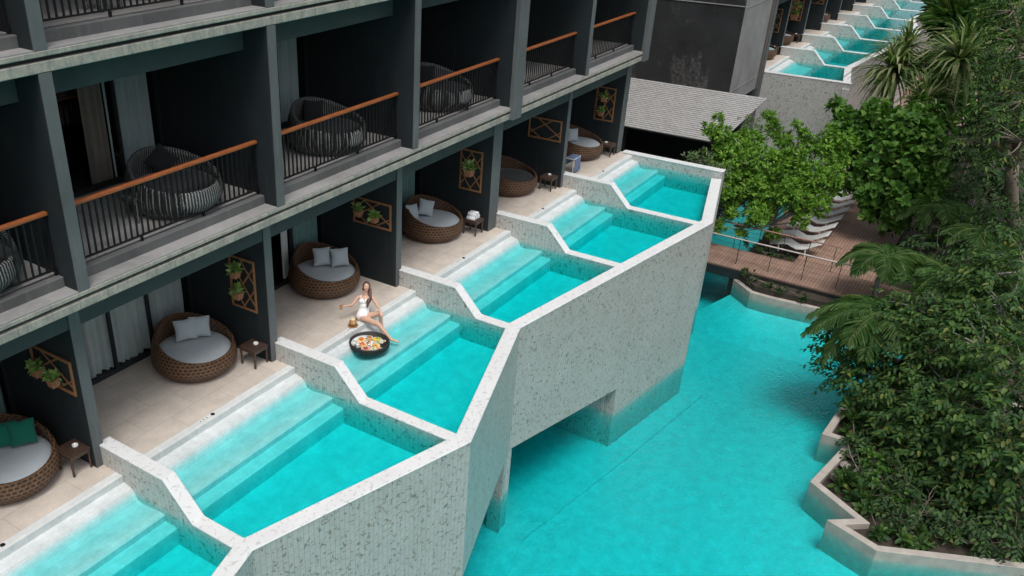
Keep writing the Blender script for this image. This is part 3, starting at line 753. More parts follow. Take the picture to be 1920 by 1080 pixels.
def towel_roll(loc, rz, lab):
    m = MB(); n = 40; vs = []; fs = []
    for i in range(n + 1):
        t = i / n * 6.5 * math.pi; r = .012 + .045 * i / n
        for y in (-.12, .12): vs.append((r * math.cos(t), y, r * math.sin(t)))
    for i in range(n): fs.append((2 * i, 2 * i + 2, 2 * i + 3, 2 * i + 1))
    o = m.add(vs, fs).build('rolled_towel', 'white_cloth', None, True); s = o.modifiers.new('solid', 'SOLIDIFY'); s.thickness = .011; s.offset = 0
    o.location = loc; o.rotation_euler = (0, 0, rz); tag(o, lab, 'towel', 'rolled white towels')
for dx, dz, lab in ((-.115, .058, 'left rolled white towel in the bottom row on the dark table'), (0, .058, 'middle rolled white towel in the bottom row on the dark table'), (.115, .058, 'right rolled white towel in the bottom row on the dark table'),
                    (-.057, .155, 'rolled white towel on the second layer, left'), (.057, .155, 'rolled white towel on the second layer, right')):
    towel_roll((13.05 + dx, .74, .434 + dz), .15, lab)
# blue towel over a low rack by the last terrace
tr = thing('towel_rack', 'low white rack behind the marble wall, carrying the blue towel', 'rack', (19.6, .85, 0))
m = MB()
for x in (19.35, 19.85):
    m.tube([(x, .70, .0), (x, .70, .52)], .014, 8); m.tube([(x, 1.0, .0), (x, 1.0, .52)], .014, 8); m.tube([(x, .69, .52), (x, 1.01, .52)], .014, 8)
m.tube([(19.35, .70, .51), (19.85, .70, .51)], .014, 8); m.tube([(19.35, 1.0, .51), (19.85, 1.0, .51)], .014, 8); m.build('frame', 'lounger_white', tr)
m = MB(); vs = []; fs = []
for i in range(13):
    x = 19.38 + .44 * i / 12; w = .02 * math.sin(i * 1.9)
    for (y, z) in ((.665 + w, .06), (.670 + w * .6, .3), (.68, .50), (.72, .545), (.85, .54), (.98, .545), (1.03, .5), (1.03 + w, .25)): vs.append((x, y, z))
for i in range(12):
    for j in range(7): fs.append((i * 8 + j, i * 8 + j + 1, (i + 1) * 8 + j + 1, (i + 1) * 8 + j))
tw = m.add(vs, fs).build('beach_towel', 'blue_cloth', None, True); tag(tw, 'blue towel draped over the low rack at the last terrace', 'towel')

# ------------------------------------------------------------------ trellises and pot plants on the partition walls
def trellis(x, horiz, label, group='wooden trellises on the partition walls'):
    y0, y1, z0, z1 = (.585, 1.73, 1.46, 2.13) if horiz else (.73, 1.45, 1.09, 2.26)
    t = thing('trellis', label, 'trellis', (x - .02, y0, z0), group)
    m = MB(); w = .045; xa, xb = x - .050, x - .012
    m.box(xa, xb, y0, y1, z0, z0 + w); m.box(xa, xb, y0, y1, z1 - w, z1); m.box(xa, xb, y0, y0 + w, z0 + w, z1 - w); m.box(xa, xb, y1 - w, y1, z0 + w, z1 - w)
    m.build('frame', 'trellis_wood', t, bevel=.004)
    def diag(xm, s):
        m = MB(); L = (y1 - y0); H = (z1 - z0); step = .40 if not horiz else .42
        # diagonal bars clipped to the frame
        sl = (1.35 if not horiz else .62) * s
        for c in np.arange(-3, 3, step * 1.25):
            pts = []
            for y in (y0 + w, y1 - w):
                z = z0 + H / 2 + sl * (y - (y0 + L / 2)) + c
                pts.append([y, z])
            (ya, za), (yb, zb) = pts
            lo, hi = z0 + w, z1 - w
            def clip(y, z, yo, zo):
                if z < lo: return (y + (lo - z) / (zo - z) * (yo - y), lo)
                if z > hi: return (y + (hi - z) / (zo - z) * (yo - y), hi)
                return (y, z)
            if max(za, zb) < lo + .02 or min(za, zb) > hi - .02: continue
            pa, pb = clip(ya, za, yb, zb), clip(yb, zb, ya, za)
            if math.dist(pa, pb) < .12: continue
            m.bar((xm, *pa), (xm, *pb), .012, .035, (1, 0, 0)) if False else m.bar((xm, *pa), (xm, *pb), .034, .012, (1, 0, 0))
        m.build('lattice', 'trellis_wood', t)
    diag(x - .038, 1); diag(x - .025, -1)
    return t
def leaf_blades(P, D, N, L, Wd, curl=.15):
    """leaf shaped faces: six points each, folded along the midrib"""
    P, D, N = (np.asarray(a, float) for a in (P, D, N)); L = np.broadcast_to(np.asarray(L, float), (len(P),)); Wd = np.broadcast_to(np.asarray(Wd, float), (len(P),))
    D = D / np.linalg.norm(D, axis=1, keepdims=True)
    S = np.cross(D, N); S /= np.maximum(np.linalg.norm(S, axis=1, keepdims=True), 1e-6); U = np.cross(S, D)
    l = L[:, None]; w = Wd[:, None]
    f = .10 * w
    v = np.stack([P, P + D * l * .32 + S * w * .5 + U * f, P + D * l * .70 + S * w * .42 + U * (f - curl * .35 * l), P + D * l - U * curl * l,
                  P + D * l * .70 - S * w * .42 + U * (f - curl * .35 * l), P + D * l * .32 - S * w * .5 + U * f], 1)
    return v.reshape(-1, 3)
def leaf_mesh(name, V, mat, parent):
    n = len(V) // 6; off = np.array(parent.matrix_basis.translation) if parent is not None and parent.parent is None else (np.array(parent.parent.matrix_basis.translation) if parent is not None else np.zeros(3))
    V = (V - off).astype(np.float32)
    me = bpy.data.meshes.new(name); me.vertices.add(len(V)); me.vertices.foreach_set('co', V.ravel())
    idx = (np.arange(n)[:, None] * 6 + np.array([0, 1, 2, 3, 0, 3, 4, 5])[None]).ravel().astype(np.int32)
    me.loops.add(len(idx)); me.loops.foreach_set('vertex_index', idx)
    me.polygons.add(2 * n); me.polygons.foreach_set('loop_start', np.arange(0, 8 * n, 4, dtype=np.int32)); me.polygons.foreach_set('loop_total', np.full(2 * n, 4, np.int32))
    me.materials.append(MATS[mat]); me.update(calc_edges=True); me.validate()
    o = bpy.data.objects.new(name, me); COL.objects.link(o); o.parent = parent; return o
RNG = np.random.default_rng(7)
def rnd_dir(n, up=0.0):
    d = RNG.normal(size=(n, 3)); d /= np.linalg.norm(d, axis=1, keepdims=True); d[:, 2] += up
    return d / np.linalg.norm(d, axis=1, keepdims=True)
def pot_plant(x, y, z, label, s=1.0):
    t = thing('potted_plant', label, 'pot plant', (x, y, z), 'terracotta pots on the trellises')
    m = MB(); a, b, h = .072 * s, .105 * s, .17 * s
    vs = [(x + i * a, y + j * a, z) for i, j in ((-1, -1), (1, -1), (1, 1), (-1, 1))] + [(x + i * b, y + j * b, z + h) for i, j in ((-1, -1), (1, -1), (1, 1), (-1, 1))]
    vs += [(x + i * b * .82, y + j * b * .82, z + h) for i, j in ((-1, -1), (1, -1), (1, 1), (-1, 1))] + [(x + i * b * .8, y + j * b * .8, z + h - .02) for i, j in ((-1, -1), (1, -1), (1, 1), (-1, 1))]
    fs = [(3, 2, 1, 0)] + [(i, (i + 1) % 4, 4 + (i + 1) % 4, 4 + i) for i in range(4)] + [(4 + i, 4 + (i + 1) % 4, 8 + (i + 1) % 4, 8 + i) for i in range(4)] + [(8 + i, 8 + (i + 1) % 4, 12 + (i + 1) % 4, 12 + i) for i in range(4)] + [(12, 13, 14, 15)]
    m.add(vs, fs).build('pot', 'terracotta', t)
    n = 70; D = rnd_dir(n, .9); c = np.array([x, y, z + h - .01]); P = c + RNG.normal(size=(n, 3)) * .03 + D * RNG.uniform(0, .11, (n, 1)) * s
    Nn = rnd_dir(n, 1.5); leaf_mesh('foliage', leaf_blades(P, D, Nn, RNG.uniform(.09, .15, n) * s, RNG.uniform(.055, .085, n) * s, .25), 'leaf_pot', t)
TL = [(0, True, 'slanted looking trellis with two pots above the side table at the left edge'), (1, False, 'upright trellis with two pots between the white curtained terrace and the woman'),
      (2, True, 'wide trellis with two pots on the partition wall behind the woman'), (3, False, 'upright trellis with a single pot above the rolled towels'),
      (4, True, 'empty wide trellis above the dark mattress daybed'), (5, False, 'upright trellis with two pots on the farthest partition of the near row')]
for k, h, lab in TL: trellis(PX[k][0], h, lab)
PP = [(0, 1.46, 1.60, 'left of the two pot plants on the slanted trellis at the left edge'), (0, 1.02, 1.56, 'right of the two pot plants on the slanted trellis at the left edge'),
      (1, 1.18, 1.83, 'upper pot plant on the trellis left of the woman'), (1, 1.15, 1.35, 'lower pot plant on the trellis left of the woman'),
      (2, 1.48, 1.68, 'left pot plant on the wide trellis behind the woman'), (2, 1.00, 1.63, 'right pot plant on the wide trellis behind the woman'),
      (3, 1.08, 1.55, 'single bushy pot plant on the trellis above the rolled towels'), (5, 1.10, 1.78, 'upper pot plant on the farthest trellis'), (5, 1.15, 1.28, 'lower pot plant on the farthest trellis')]
for k, y, z, lab in PP: pot_plant(PX[k][0] - .14, y, z, lab, .92 if k != 3 else 1.25)

# the second block: a few things that show on its terraces
for i, (x, y, z, lab) in enumerate([(42.0, 1.2, .003, 'distant wicker daybed on the first terrace of the second block')]):
    o = place(db, False, (x, y, z), 0, lab)
    for ch in o.children:
        if ch.name.startswith('mattress'): ch.data = ch.data.copy(); ch.data.materials[0] = MATS['teal_curtain']
place(tb, False, (43.05, .74, .003), 0, 'distant dark side table on the first terrace of the second block')
place(tb, False, (47.4, .74, .003), 0, 'distant dark side table on the second terrace of the second block')
place(ash, False, (43.05, .74, .434), 0, 'white ashtray on the first table of the second block'); place(ash, False, (47.4, .74, .434), 0, 'white ashtray on the second table of the second block')
place(db, False, (46.4, 1.5, .003), 0, 'distant wicker daybed on the second terrace of the second block')
place(db, False, (54.9, 1.5, .003), 0, 'distant wicker daybed on the fourth terrace of the second block')
for i, (h, lab) in enumerate([(False, 'bare trellis on the first partition of the second block'), (False, 'plant covered trellis on the second partition of the second block'), (True, 'wide trellis on the third partition of the second block')]):
    trellis(FX[i + 1], h, lab, 'distant trellises')
for j in range(3): pot_plant(FX[2] - .16, 1.05 + .06 * j, 1.15 + .38 * j, ['lowest', 'middle', 'highest'][j] + ' pot plant on the plant covered trellis of the second block', 1.9)

# ================================================================== garden side: beds, curbs, bridge, deck
CURB = [(15.2, -17.0), (13.71, -14.0), (12.30, -11.15), (12.75, -9.93), (13.18, -10.45), (14.10, -9.25), (16.62, -9.57), (16.52, -8.93), (18.59, -9.08), (19.6, -9.75), (21.6, -10.4)]
CURB = [(15.2, -17.0), (13.71, -14.0), (12.32, -11.15), (12.78, -9.93), (13.25, -10.50), (14.10, -9.22), (16.55, -9.62), (16.55, -8.95), (18.59, -9.08), (19.6, -9.75), (21.6, -10.4)]
FCURB = [(21.6, -10.4), (24.4, -10.0), (24.73, -8.28), (24.48, -5.24), (24.51, -4.60), (25.25, -3.75)]
cb = thing('planter_curb', 'zigzag beige stone curb round the planting at the right edge of the lagoon', 'curb', (14, -10, -5))
m = MB(); strip_wall(m, CURB, -.20, -6.6, -4.80); m.build('curb_wall', 'curb_stone', cb, bevel=.012)
fc = thing('far_planter_curb', 'low beige curb of the bed beside the wooden footbridge', 'curb', (24.5, -6, -5))
m = MB(); strip_wall(m, FCURB, -.20, -6.6, -4.84); m.build('curb_wall', 'curb_stone', fc, bevel=.012)
inn1 = off_poly(CURB, -.17); inn2 = off_poly(FCURB, -.17)
m = MB(); m.prism(inn1 + [inn2[1], (24.9, -12.0), (25.5, -60), (14, -60)], -6.85, -4.98); tag(m.build('planting_bed', 'soil'), kind='structure')
m = MB(); m.prism(inn2[1:] + [(25.4, -3.55), (29.3, -3.55), (29.5, -5.35), (120, -5.35), (120, -60), (25.6, -60), (25.0, -12.0)], -6.84, -4.62); tag(m.build('garden_bed', 'soil'), kind='structure')
for i, (px, py, s, lab) in enumerate([(1585, 872, .13, 'pale stone nearest to the curb in the planting'), (1606, 884, .11, 'second pale stone inside the curb'), (1568, 896, .17, 'long grey rubble stone inside the curb'), (1596, 852, .16, 'dark grey stone tucked under the shrubs')]):
    q = at(px, py, 2, -4.85); m = MB(); rr = random.Random(i)
    bm = bmesh.new(); bmesh.ops.create_icosphere(bm, subdivisions=2, radius=s)
    for v in bm.verts: v.co *= rr.uniform(.75, 1.15); v.co.z *= .7
    me = bpy.data.meshes.new('garden_stone'); bm.to_mesh(me); bm.free(); me.materials.append(MATS['rock'])
    o = bpy.data.objects.new('garden_stone', me); COL.objects.link(o); o.location = q; tag(o, lab, 'stone', 'stones inside the curb')

# shallow tiled bench under water along the curbs
def slope(cur, out, zi):
    m = MB(); n = len(cur); m.add([(*p, zi) for p in cur] + [(*p, -6.36) for p in out], [(i, i + 1, n + i + 1, n + i) for i in range(n - 1)]); o = m.build('lagoon_slope', 'pool_tile', None, True); tag(o, kind='structure')
slope(CURB[1:], [(8.0, -15), (7.2, -10.6), (9.0, -7.9), (10.2, -7.0), (11.8, -6.4), (14.2, -6.0), (15.6, -5.7), (18.7, -5.8), (20.4, -6.4), (21.9, -7.4)], -5.75)
slope(FCURB[1:], [(22.9, -9.6), (23.2, -8.2), (23.0, -5.2), (23.1, -4.0), (24.2, -2.6)], -5.5)
br = thing('footbridge', 'wooden footbridge with two thin handrails crossing the lagoon', 'bridge', (26.3, -5, -4.5))
m = MB(); m.box(25.35, 27.25, -11, -.6, -4.50, -4.43); m.build('deck', 'bridge_deck', br)
m = MB(); m.box(25.32, 25.48, -9.2, -.6, -4.86, -4.50); m.box(27.1, 27.24, -3.5, -.6, -4.86, -4.5); m.build('beam', 'frame_metal', br)
for x, mat in ((25.75, 'steel_rail'), (27.22, 'copper_rail')):
    y1 = -8.6 if x < 26 else -6.9
    m = MB(); m.box(x - .035, x + .035, y1, -.8, -3.43, -3.385); r = m.build('handrail', mat, br, bevel=.01)
    for j in range(7):
        y = -1.2 + (y1 + 1.4) * j / 6; m = MB(); m.box(x - .006, x + .006, y - .012, y + .012, -4.43, -3.43); m.build('rail_post', 'frame_metal', br)
    m = MB()
    for j in range(1, 5): m.tube([(x, y1, -4.43 + j * .2), (x, -.8, -4.43 + j * .2)], .004, 5)
    m.build('rail_wires', 'frame_metal', br)
m = MB(); m.box(27.26, 75, -8.2, -5.38, -4.60, -4.44); m.box(27.26, 29.2, -5.38, -5.36, -4.60, -4.44); tag(m.build('wooden_deck', 'wood_deck'), kind='structure')

# ------------------------------------------------------------------ sun loungers in a row along the deck
def make_lounger():
    t = thing('sun_lounger', '', 'lounger', (0, 0, 0), 'white sun loungers along the deck')
    prof = [(0.0, .68), (.12, .61), (.35, .46), (.6, .32), (.85, .27), (1.05, .33), (1.22, .40), (1.4, .37), (1.6, .30), (1.85, .27)]
    m = MB(); n = len(prof); vs = []; fs = []
    for y, z in prof: vs += [(-.31, y, z), (.31, y, z), (.31, y, z - .05), (-.31, y, z - .05)]
    for i in range(n - 1):
        for a in range(4): fs.append((i * 4 + a, i * 4 + (a + 1) % 4, (i + 1) * 4 + (a + 1) % 4, (i + 1) * 4 + a))
    fs += [(3, 2, 1, 0), (4 * n - 4, 4 * n - 3, 4 * n - 2, 4 * n - 1)]
    o = m.add(vs, fs).build('body', 'lounger_white', t, True); b = o.modifiers.new('bevel', 'BEVEL'); b.width = .02; b.segments = 2
    for y, h in ((.5, .36), (1.5, .28)):
        for sx in (-1, 1):
            m = MB(); m.tube([(sx * .28, y, 0), (sx * .28, y + .03, h)], .025, 8); m.build('leg', 'lounger_white', t)
    return t
lg = make_lounger(); LN = ['first', 'second', 'third', 'fourth', 'fifth', 'sixth', 'seventh', 'eighth', 'ninth', 'tenth', 'eleventh', 'twelfth']
for i in range(12):
    place(lg, i == 0, (28.35 + i * 1.12, -6.05, -4.44), 0, '%s white sun lounger on the deck, counted from the footbridge' % LN[i])
m = MB(); m.prism([(29.35, -5.36), (29.35, -3.6), (75, -3.6), (75, -5.36)], -6.8, -4.47); tag(m.build('lounger_terrace', 'wood_deck'), kind='structure')

# ================================================================== trees and plants
def limb(mb, a, b, r0, r1, bend=.12, n=5, seed=0):
    rr = random.Random(seed); a, b = Vector(a), Vector(b); d = b - a; pts = []
    j = Vector((rr.uniform(-1, 1), rr.uniform(-1, 1), rr.uniform(-.2, .6))) * d.length * bend
    for i in range(n + 1):
        u = i / n; pts.append(a + d * u + j * math.sin(u * math.pi))
    mb.tube(pts, [r0 + (r1 - r0) * i / n for i in range(n + 1)], 7)
def shell(c, r, n, inner=.45):
    d = rnd_dir(n); rad = RNG.uniform(inner ** 3, 1, n) ** (1 / 3)
    r = np.broadcast_to(np.asarray(r, float), (3,)); return np.asarray(c) + d * rad[:, None] * r, d
def tree(name, label, cat, base, blobs, leaf, mat, bark='bark', trunk_r=.12, fork=.45, dens=1.0, style='tuft', group=None, seed=0, lean=(0, 0)):
    """blobs: (centre, radius) clumps of the crown; each gets a limb, twigs and its own leaves"""
    t = thing(name, label, cat, tuple(base), group)
    base = np.array(base, float); cs = np.array([b[0] for b in blobs]); top = cs.mean(0); fk = base + (top - base) * fork; fk[:2] += lean
    tm = MB(); limb(tm, base, fk, trunk_r, trunk_r * .7, .06, 6, seed)
    L, Wd = leaf; VS = []
    for i, (c, r) in enumerate(blobs):
        c = np.array(c, float); rmin = r if not hasattr(r, '__len__') else min(r)
        limb(tm, fk, c, trunk_r * .55, trunk_r * .16, .12, 5, seed + i + 1)
        rv = np.broadcast_to(np.asarray(r, float), (3,)); area = 4 * math.pi * (rv.mean() ** 2)
        if style == 'tuft':          # rosettes of leaves at the twig ends
            k = max(6, int(area * 9 * dens)); P, d = shell(c, r, k, .35)
            for q in range(min(k, 10)): limb(tm, c, P[q], trunk_r * .13, trunk_r * .05, .1, 2, seed + q)
            m = 11; Pt = np.repeat(P, m, 0); ax = d + np.array([0, 0, .9]); ax /= np.linalg.norm(ax, axis=1, keepdims=True); axr = np.repeat(ax, m, 0)
            dd = rnd_dir(len(Pt)) * .9 + axr * .55
            VS.append(leaf_blades(Pt + dd * .02, dd, axr + rnd_dir(len(Pt)) * .25, RNG.uniform(.7, 1.15, len(Pt)) * L, RNG.uniform(.8, 1.15, len(Pt)) * Wd, .12))
        elif style == 'spray':       # drooping twigs with alternate leaves
            k = max(6, int(area * 10 * dens)); P, d = shell(c, r, k, .45); m = 9
            out = d * np.array([1, 1, .35]) + rnd_dir(k) * .45; out[:, 2] -= .15; out /= np.linalg.norm(out, axis=1, keepdims=True)
            for q in range(min(k, 12)): limb(tm, c, P[q] + out[q] * .2, trunk_r * .12, .006, .12, 3, seed + q)
            u = np.linspace(0, 1, m)[None, :, None]; ln = RNG.uniform(.35, .65, (k, 1, 1))
            Pt = P[:, None] + out[:, None] * ln * u; Pt[..., 2] -= (ln[..., 0] * u[..., 0] ** 2) * .22
            sd = np.cross(out, [0, 0, 1]); sd /= np.maximum(np.linalg.norm(sd, axis=1, keepdims=True), .05)
            alt = np.where(np.arange(m) % 2 == 0, 1.0, -1.0)[None, :, None]
            D = out[:, None] * .55 + sd[:, None] * alt * .8 + np.array([0, 0, -.30]) + RNG.normal(size=Pt.shape) * .18
            Nn = np.zeros_like(D) + [0, 0, 1] + RNG.normal(size=Pt.shape) * .28 + d[:, None] * .25
            Pt, D, Nn = Pt.reshape(-1, 3), D.reshape(-1, 3), Nn.reshape(-1, 3)
            VS.append(leaf_blades(Pt, D, Nn, RNG.uniform(.65, 1.15, len(Pt)) * L, RNG.uniform(.75, 1.15, len(Pt)) * Wd, .22))
        elif style == 'strap':       # long arching blades
            k = max(20, int(area * 26 * dens)); P, d = shell(c, np.asarray(rv) * .5, k, .0)
            D = d * .7 + np.array([0, 0, .55]) + RNG.normal(size=(k, 3)) * .2
            VS.append(leaf_blades(P, D, rnd_dir(k, 1.2), RNG.uniform(.6, 1.2, k) * L, RNG.uniform(.8, 1.2, k) * Wd, .35))
    tm.build('trunk', bark, t, True)
    leaf_mesh('crown', np.concatenate(VS), mat, t)
    return t
def B(lst): return [(at(px, py, 0, x) if x > 0 else at(px, py, 2, x), r) for px, py, x, r in lst]     # x: distance along the row, or a height when negative
PB = -4.62
tree('flowering_tree', 'bright green small-leaved tree rising behind the footbridge, partly over the grey roof', 'tree', (28.2, -4.3, PB),
     B([(1352, 262, 27.8, .45), (1340, 240, 27.8, .26), (1322, 242, 27.8, .18), (1348, 222, 28, .16), (1400, 272, 28.6, .58), (1372, 305, 27.6, .68), (1430, 305, 28.2, .62), (1350, 350, 27.2, .6), (1412, 350, 27.8, .7), (1470, 305, 28.8, .5), (1452, 240, 29.2, .30), (1441, 216, 29.3, .18), (1470, 262, 29.2, .34), (1492, 236, 29.2, .16),
        (1495, 290, 29, .45), (1507, 255, 29.3, .26), (1545, 275, 29.4, .48), (1556, 248, 29.5, .24), (1585, 268, 30, .38), (1520, 330, 28.6, .6), (1485, 365, 27.8, .6), (1420, 400, 27.4, .52), (1330, 385, 27, .36), (1368, 395, 27.2, .34), (1560, 330, 29, .45), (1535, 385, 28.2, .40), (1500, 412, 27.8, .30), (1390, 432, 27.4, .24), (1350, 425, 27, .20), (1450, 440, 28, .26), (1318, 355, 27, .28), (1310, 330, 27.2, .2), (1395, 335, 28.4, .5), (1455, 338, 28.8, .55), (1495, 328, 28.9, .45), (1440, 378, 28.2, .5), (1380, 365, 28, .45), (1500, 385, 28.6, .4), (1540, 360, 28.8, .4), (1570, 300, 29.8, .4)]),
     (.19, .07), 'leaf_bright', 'grey_bark', .075, .35, 2.8, 'tuft', 'trees beyond the footbridge', 3)
tree('fig_tree', 'darker tree with large rounded leaves right of the bright green tree, over the deck', 'tree', (32.4, -7.7, PB),
     B([(1580, 222, 32.5, .45), (1575, 200, 32.6, .3), (1640, 228, 32.5, .8), (1600, 262, 32, .7), (1690, 245, 32, .8), (1665, 285, 31.6, .9), (1610, 312, 31.4, .75), (1700, 315, 31.4, .8), (1640, 340, 31.2, .8), (1690, 372, 31, .7), (1640, 392, 31.2, .5), (1672, 412, 31.2, .55), (1575, 345, 31.2, .4), (1622, 372, 31, .3), (1735, 262, 32, .7), (1748, 305, 31.8, .7), (1728, 215, 33, .6), (1740, 350, 31.5, .6)]),
     (.34, .21), 'leaf_fig', 'bark', .085, .4, .75, 'tuft', 'trees beyond the footbridge', 11)
tree('street_tree', 'tall dark tree with a leaning brown trunk in the upper right corner', 'tree', tuple(at(1905, 470, 2, PB)),
     B([(1885, 170, 30, .8), (1915, 190, 29, 1.0), (1868, 225, 29, .7), (1915, 265, 28, .9), (1820, 262, 29, .5), (1850, 275, 29, .55), (1905, 80, 32, 1.1), (1878, 110, 32, .7), (1935, 110, 30, 1.2), (1900, 20, 33, 1.1), (1940, 20, 33, 1.2)]),
     (.20, .07), 'leaf_mid', 'bark', .30, .55, .55, 'spray', 'trees beyond the footbridge', 21)
tree('tall_tree', 'wide dark leafy tree with a thick grey trunk at the right edge, overhanging the lagoon', 'tree', tuple(at(1925, 790, 2, -4.95)),
     B([(1592, 640, 19.5, .75), (1572, 672, 19, .42), (1612, 700, 18.8, .7), (1570, 700, 19.2, .3), (1655, 595, 20.5, .8), (1720, 580, 20.5, .95), (1795, 575, 20.5, 1.1), (1875, 570, 20, 1.2), (1680, 650, 19.2, 1.0), (1760, 650, 19, 1.1), (1840, 650, 18.5, 1.1), (1650, 735, 18.6, .7), (1710, 730, 18, .9), (1785, 725, 17.8, .9), (1840, 540, 21.5, 1.0), (1915, 510, 21, 1.2)]),
     (.19, .085), 'leaf_mid', 'grey_bark', .26, .5, .95, 'spray', 'trees at the right edge', 31)
tree('leafy_tree', 'mid green tree with lighter young leaves low at the right edge behind the zigzag curb', 'tree', tuple(at(1880, 960, 2, -4.95)),
     B([(1680, 800, 17, .7), (1745, 800, 16.6, .85), (1815, 790, 16.4, .9), (1890, 780, 16, .95), (1690, 862, 16.4, .6), (1760, 862, 16, .75), (1830, 858, 15.8, .85), (1905, 850, 15.4, .85), (1800, 920, 15.4, .6), (1870, 925, 15.2, .55), (1735, 915, 15.6, .35), (1925, 700, 17, 1.0)]),
     (.20, .095), 'leaf_mid', 'bark', .12, .5, .85, 'spray', 'trees at the right edge', 41)
# darker masses between and behind, each a shrub or tree of its own
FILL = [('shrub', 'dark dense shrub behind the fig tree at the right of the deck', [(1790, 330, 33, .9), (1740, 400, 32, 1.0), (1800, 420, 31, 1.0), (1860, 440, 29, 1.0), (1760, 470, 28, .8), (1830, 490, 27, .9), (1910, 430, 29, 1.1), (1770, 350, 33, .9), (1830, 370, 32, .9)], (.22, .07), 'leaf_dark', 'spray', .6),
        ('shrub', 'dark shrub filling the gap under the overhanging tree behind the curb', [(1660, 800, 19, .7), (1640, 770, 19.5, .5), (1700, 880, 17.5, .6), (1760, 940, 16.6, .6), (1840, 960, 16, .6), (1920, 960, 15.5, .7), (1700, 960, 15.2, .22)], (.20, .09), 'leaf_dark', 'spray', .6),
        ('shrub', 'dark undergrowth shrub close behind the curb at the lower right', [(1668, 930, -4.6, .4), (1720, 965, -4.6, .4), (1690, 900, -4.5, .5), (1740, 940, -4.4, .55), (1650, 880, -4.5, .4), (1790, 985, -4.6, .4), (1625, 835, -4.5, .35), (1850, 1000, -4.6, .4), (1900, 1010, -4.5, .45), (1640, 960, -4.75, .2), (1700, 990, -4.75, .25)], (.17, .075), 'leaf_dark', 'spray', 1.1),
        ('shrub', 'sparse dark broad-leaved plants on the soil just inside the zigzag curb', [(1590, 900, -4.8, .2), (1608, 925, -4.8, .22), (1600, 835, -4.7, .2), (1625, 950, -4.8, .2), (1600, 800, -4.6, .25), (1650, 1000, -4.85, .16), (1690, 1010, -4.85, .18), (1615, 780, -4.5, .3), (1600, 765, -4.4, .3), (1580, 905, -4.7, .16), (1730, 1012, -4.85, .18)], (.24, .11), 'leaf_mid', 'tuft', .8),
        ('shrub', 'low bright shrub with round leaves close behind the zigzag curb', [(1632, 865, -4.55, .30), (1650, 900, -4.5, .36), (1692, 930, -4.5, .34), (1625, 845, -4.5, .22), (1710, 950, -4.6, .22)], (.13, .085), 'leaf_fig', 'tuft', 1.0),
        ('shrub', 'low small-leaved shrub by the curb at the bottom right corner', [(1790, 1005, -4.7, .26), (1830, 1010, -4.7, .32), (1880, 1025, -4.7, .30), (1770, 1000, -4.75, .22), (1912, 1020, -4.6, .36)], (.10, .045), 'leaf_mid', 'tuft', 1.5),
        ('shrub', 'pale green and cream shrub at the corner of the last plunge pool', [(1312, 300, 26.0, .45), (1335, 312, 26.0, .4), (1296, 296, 26.2, .28), (1350, 330, 26, .4)], (.17, .04), 'leaf_variegated', 'tuft', 1.2),
        ('shrub', 'pale shrub rising behind the bright green tree against the grey roof', [(1405, 240, 31.5, .55), (1418, 262, 31.4, .5), (1392, 262, 31.4, .4)], (.15, .04), 'leaf_variegated', 'tuft', 1.2),
        ('shrub', 'low green shrub at the foot of the bright green tree by the handrails', [(1420, 468, 27.8, .28), (1450, 475, 27.9, .28), (1475, 484, 28, .22), (1400, 462, 27.7, .2)], (.12, .06), 'leaf_mid', 'tuft', 1.2),
        ('hedge', 'tall bright leafy clump of upright blades at the top beside the distant pools', [(1795, 40, 46, 1.2), (1815, 90, 44, 1.1), (1785, 12, 50, 1.2), (1830, 20, 48, 1.4), (1800, 120, 42, .9)], (1.2, .17), 'leaf_mid', 'strap', .8),
        ('tree', 'dark backdrop tree filling the far upper right corner', [(1850, 30, 48, 1.8), (1910, 60, 46, 1.9), (1830, 110, 44, 1.4), (1890, 140, 42, 1.6), (1820, 170, 41, 1.2), (1760, 200, 40, 1.0), (1930, 220, 38, 1.5), (1860, 230, 38, 1.3), (1800, 250, 38, 1.1), (1900, 330, 36, 1.2), (1840, 320, 36, 1.1)], (.32, .13), 'leaf_dark', 'spray', .42),
        ('shrub', 'low dark plants along the curb beside the footbridge', [(1410, 520, 25.0, .2), (1440, 535, 24.9, .22), (1470, 545, 24.8, .22), (1500, 556, 24.8, .25), (1395, 512, 25.2, .16)], (.14, .05), 'leaf_dark', 'tuft', 1.2)]
for i, (nm, lab, bl, lf, mt, sty, dn) in enumerate(FILL):
    bb = B(bl); c = np.mean([b[0] for b in bb], 0); gz = -4.95 if c[0] < 21 else PB
    tree(nm, lab, 'tree' if nm == 'tree' else nm, (c[0], c[1], gz), bb, lf, mt, 'bark', .10 if nm == 'tree' else .04, .5, dn, sty, 'shrubs and plants in the beds', 100 + 20 * i)

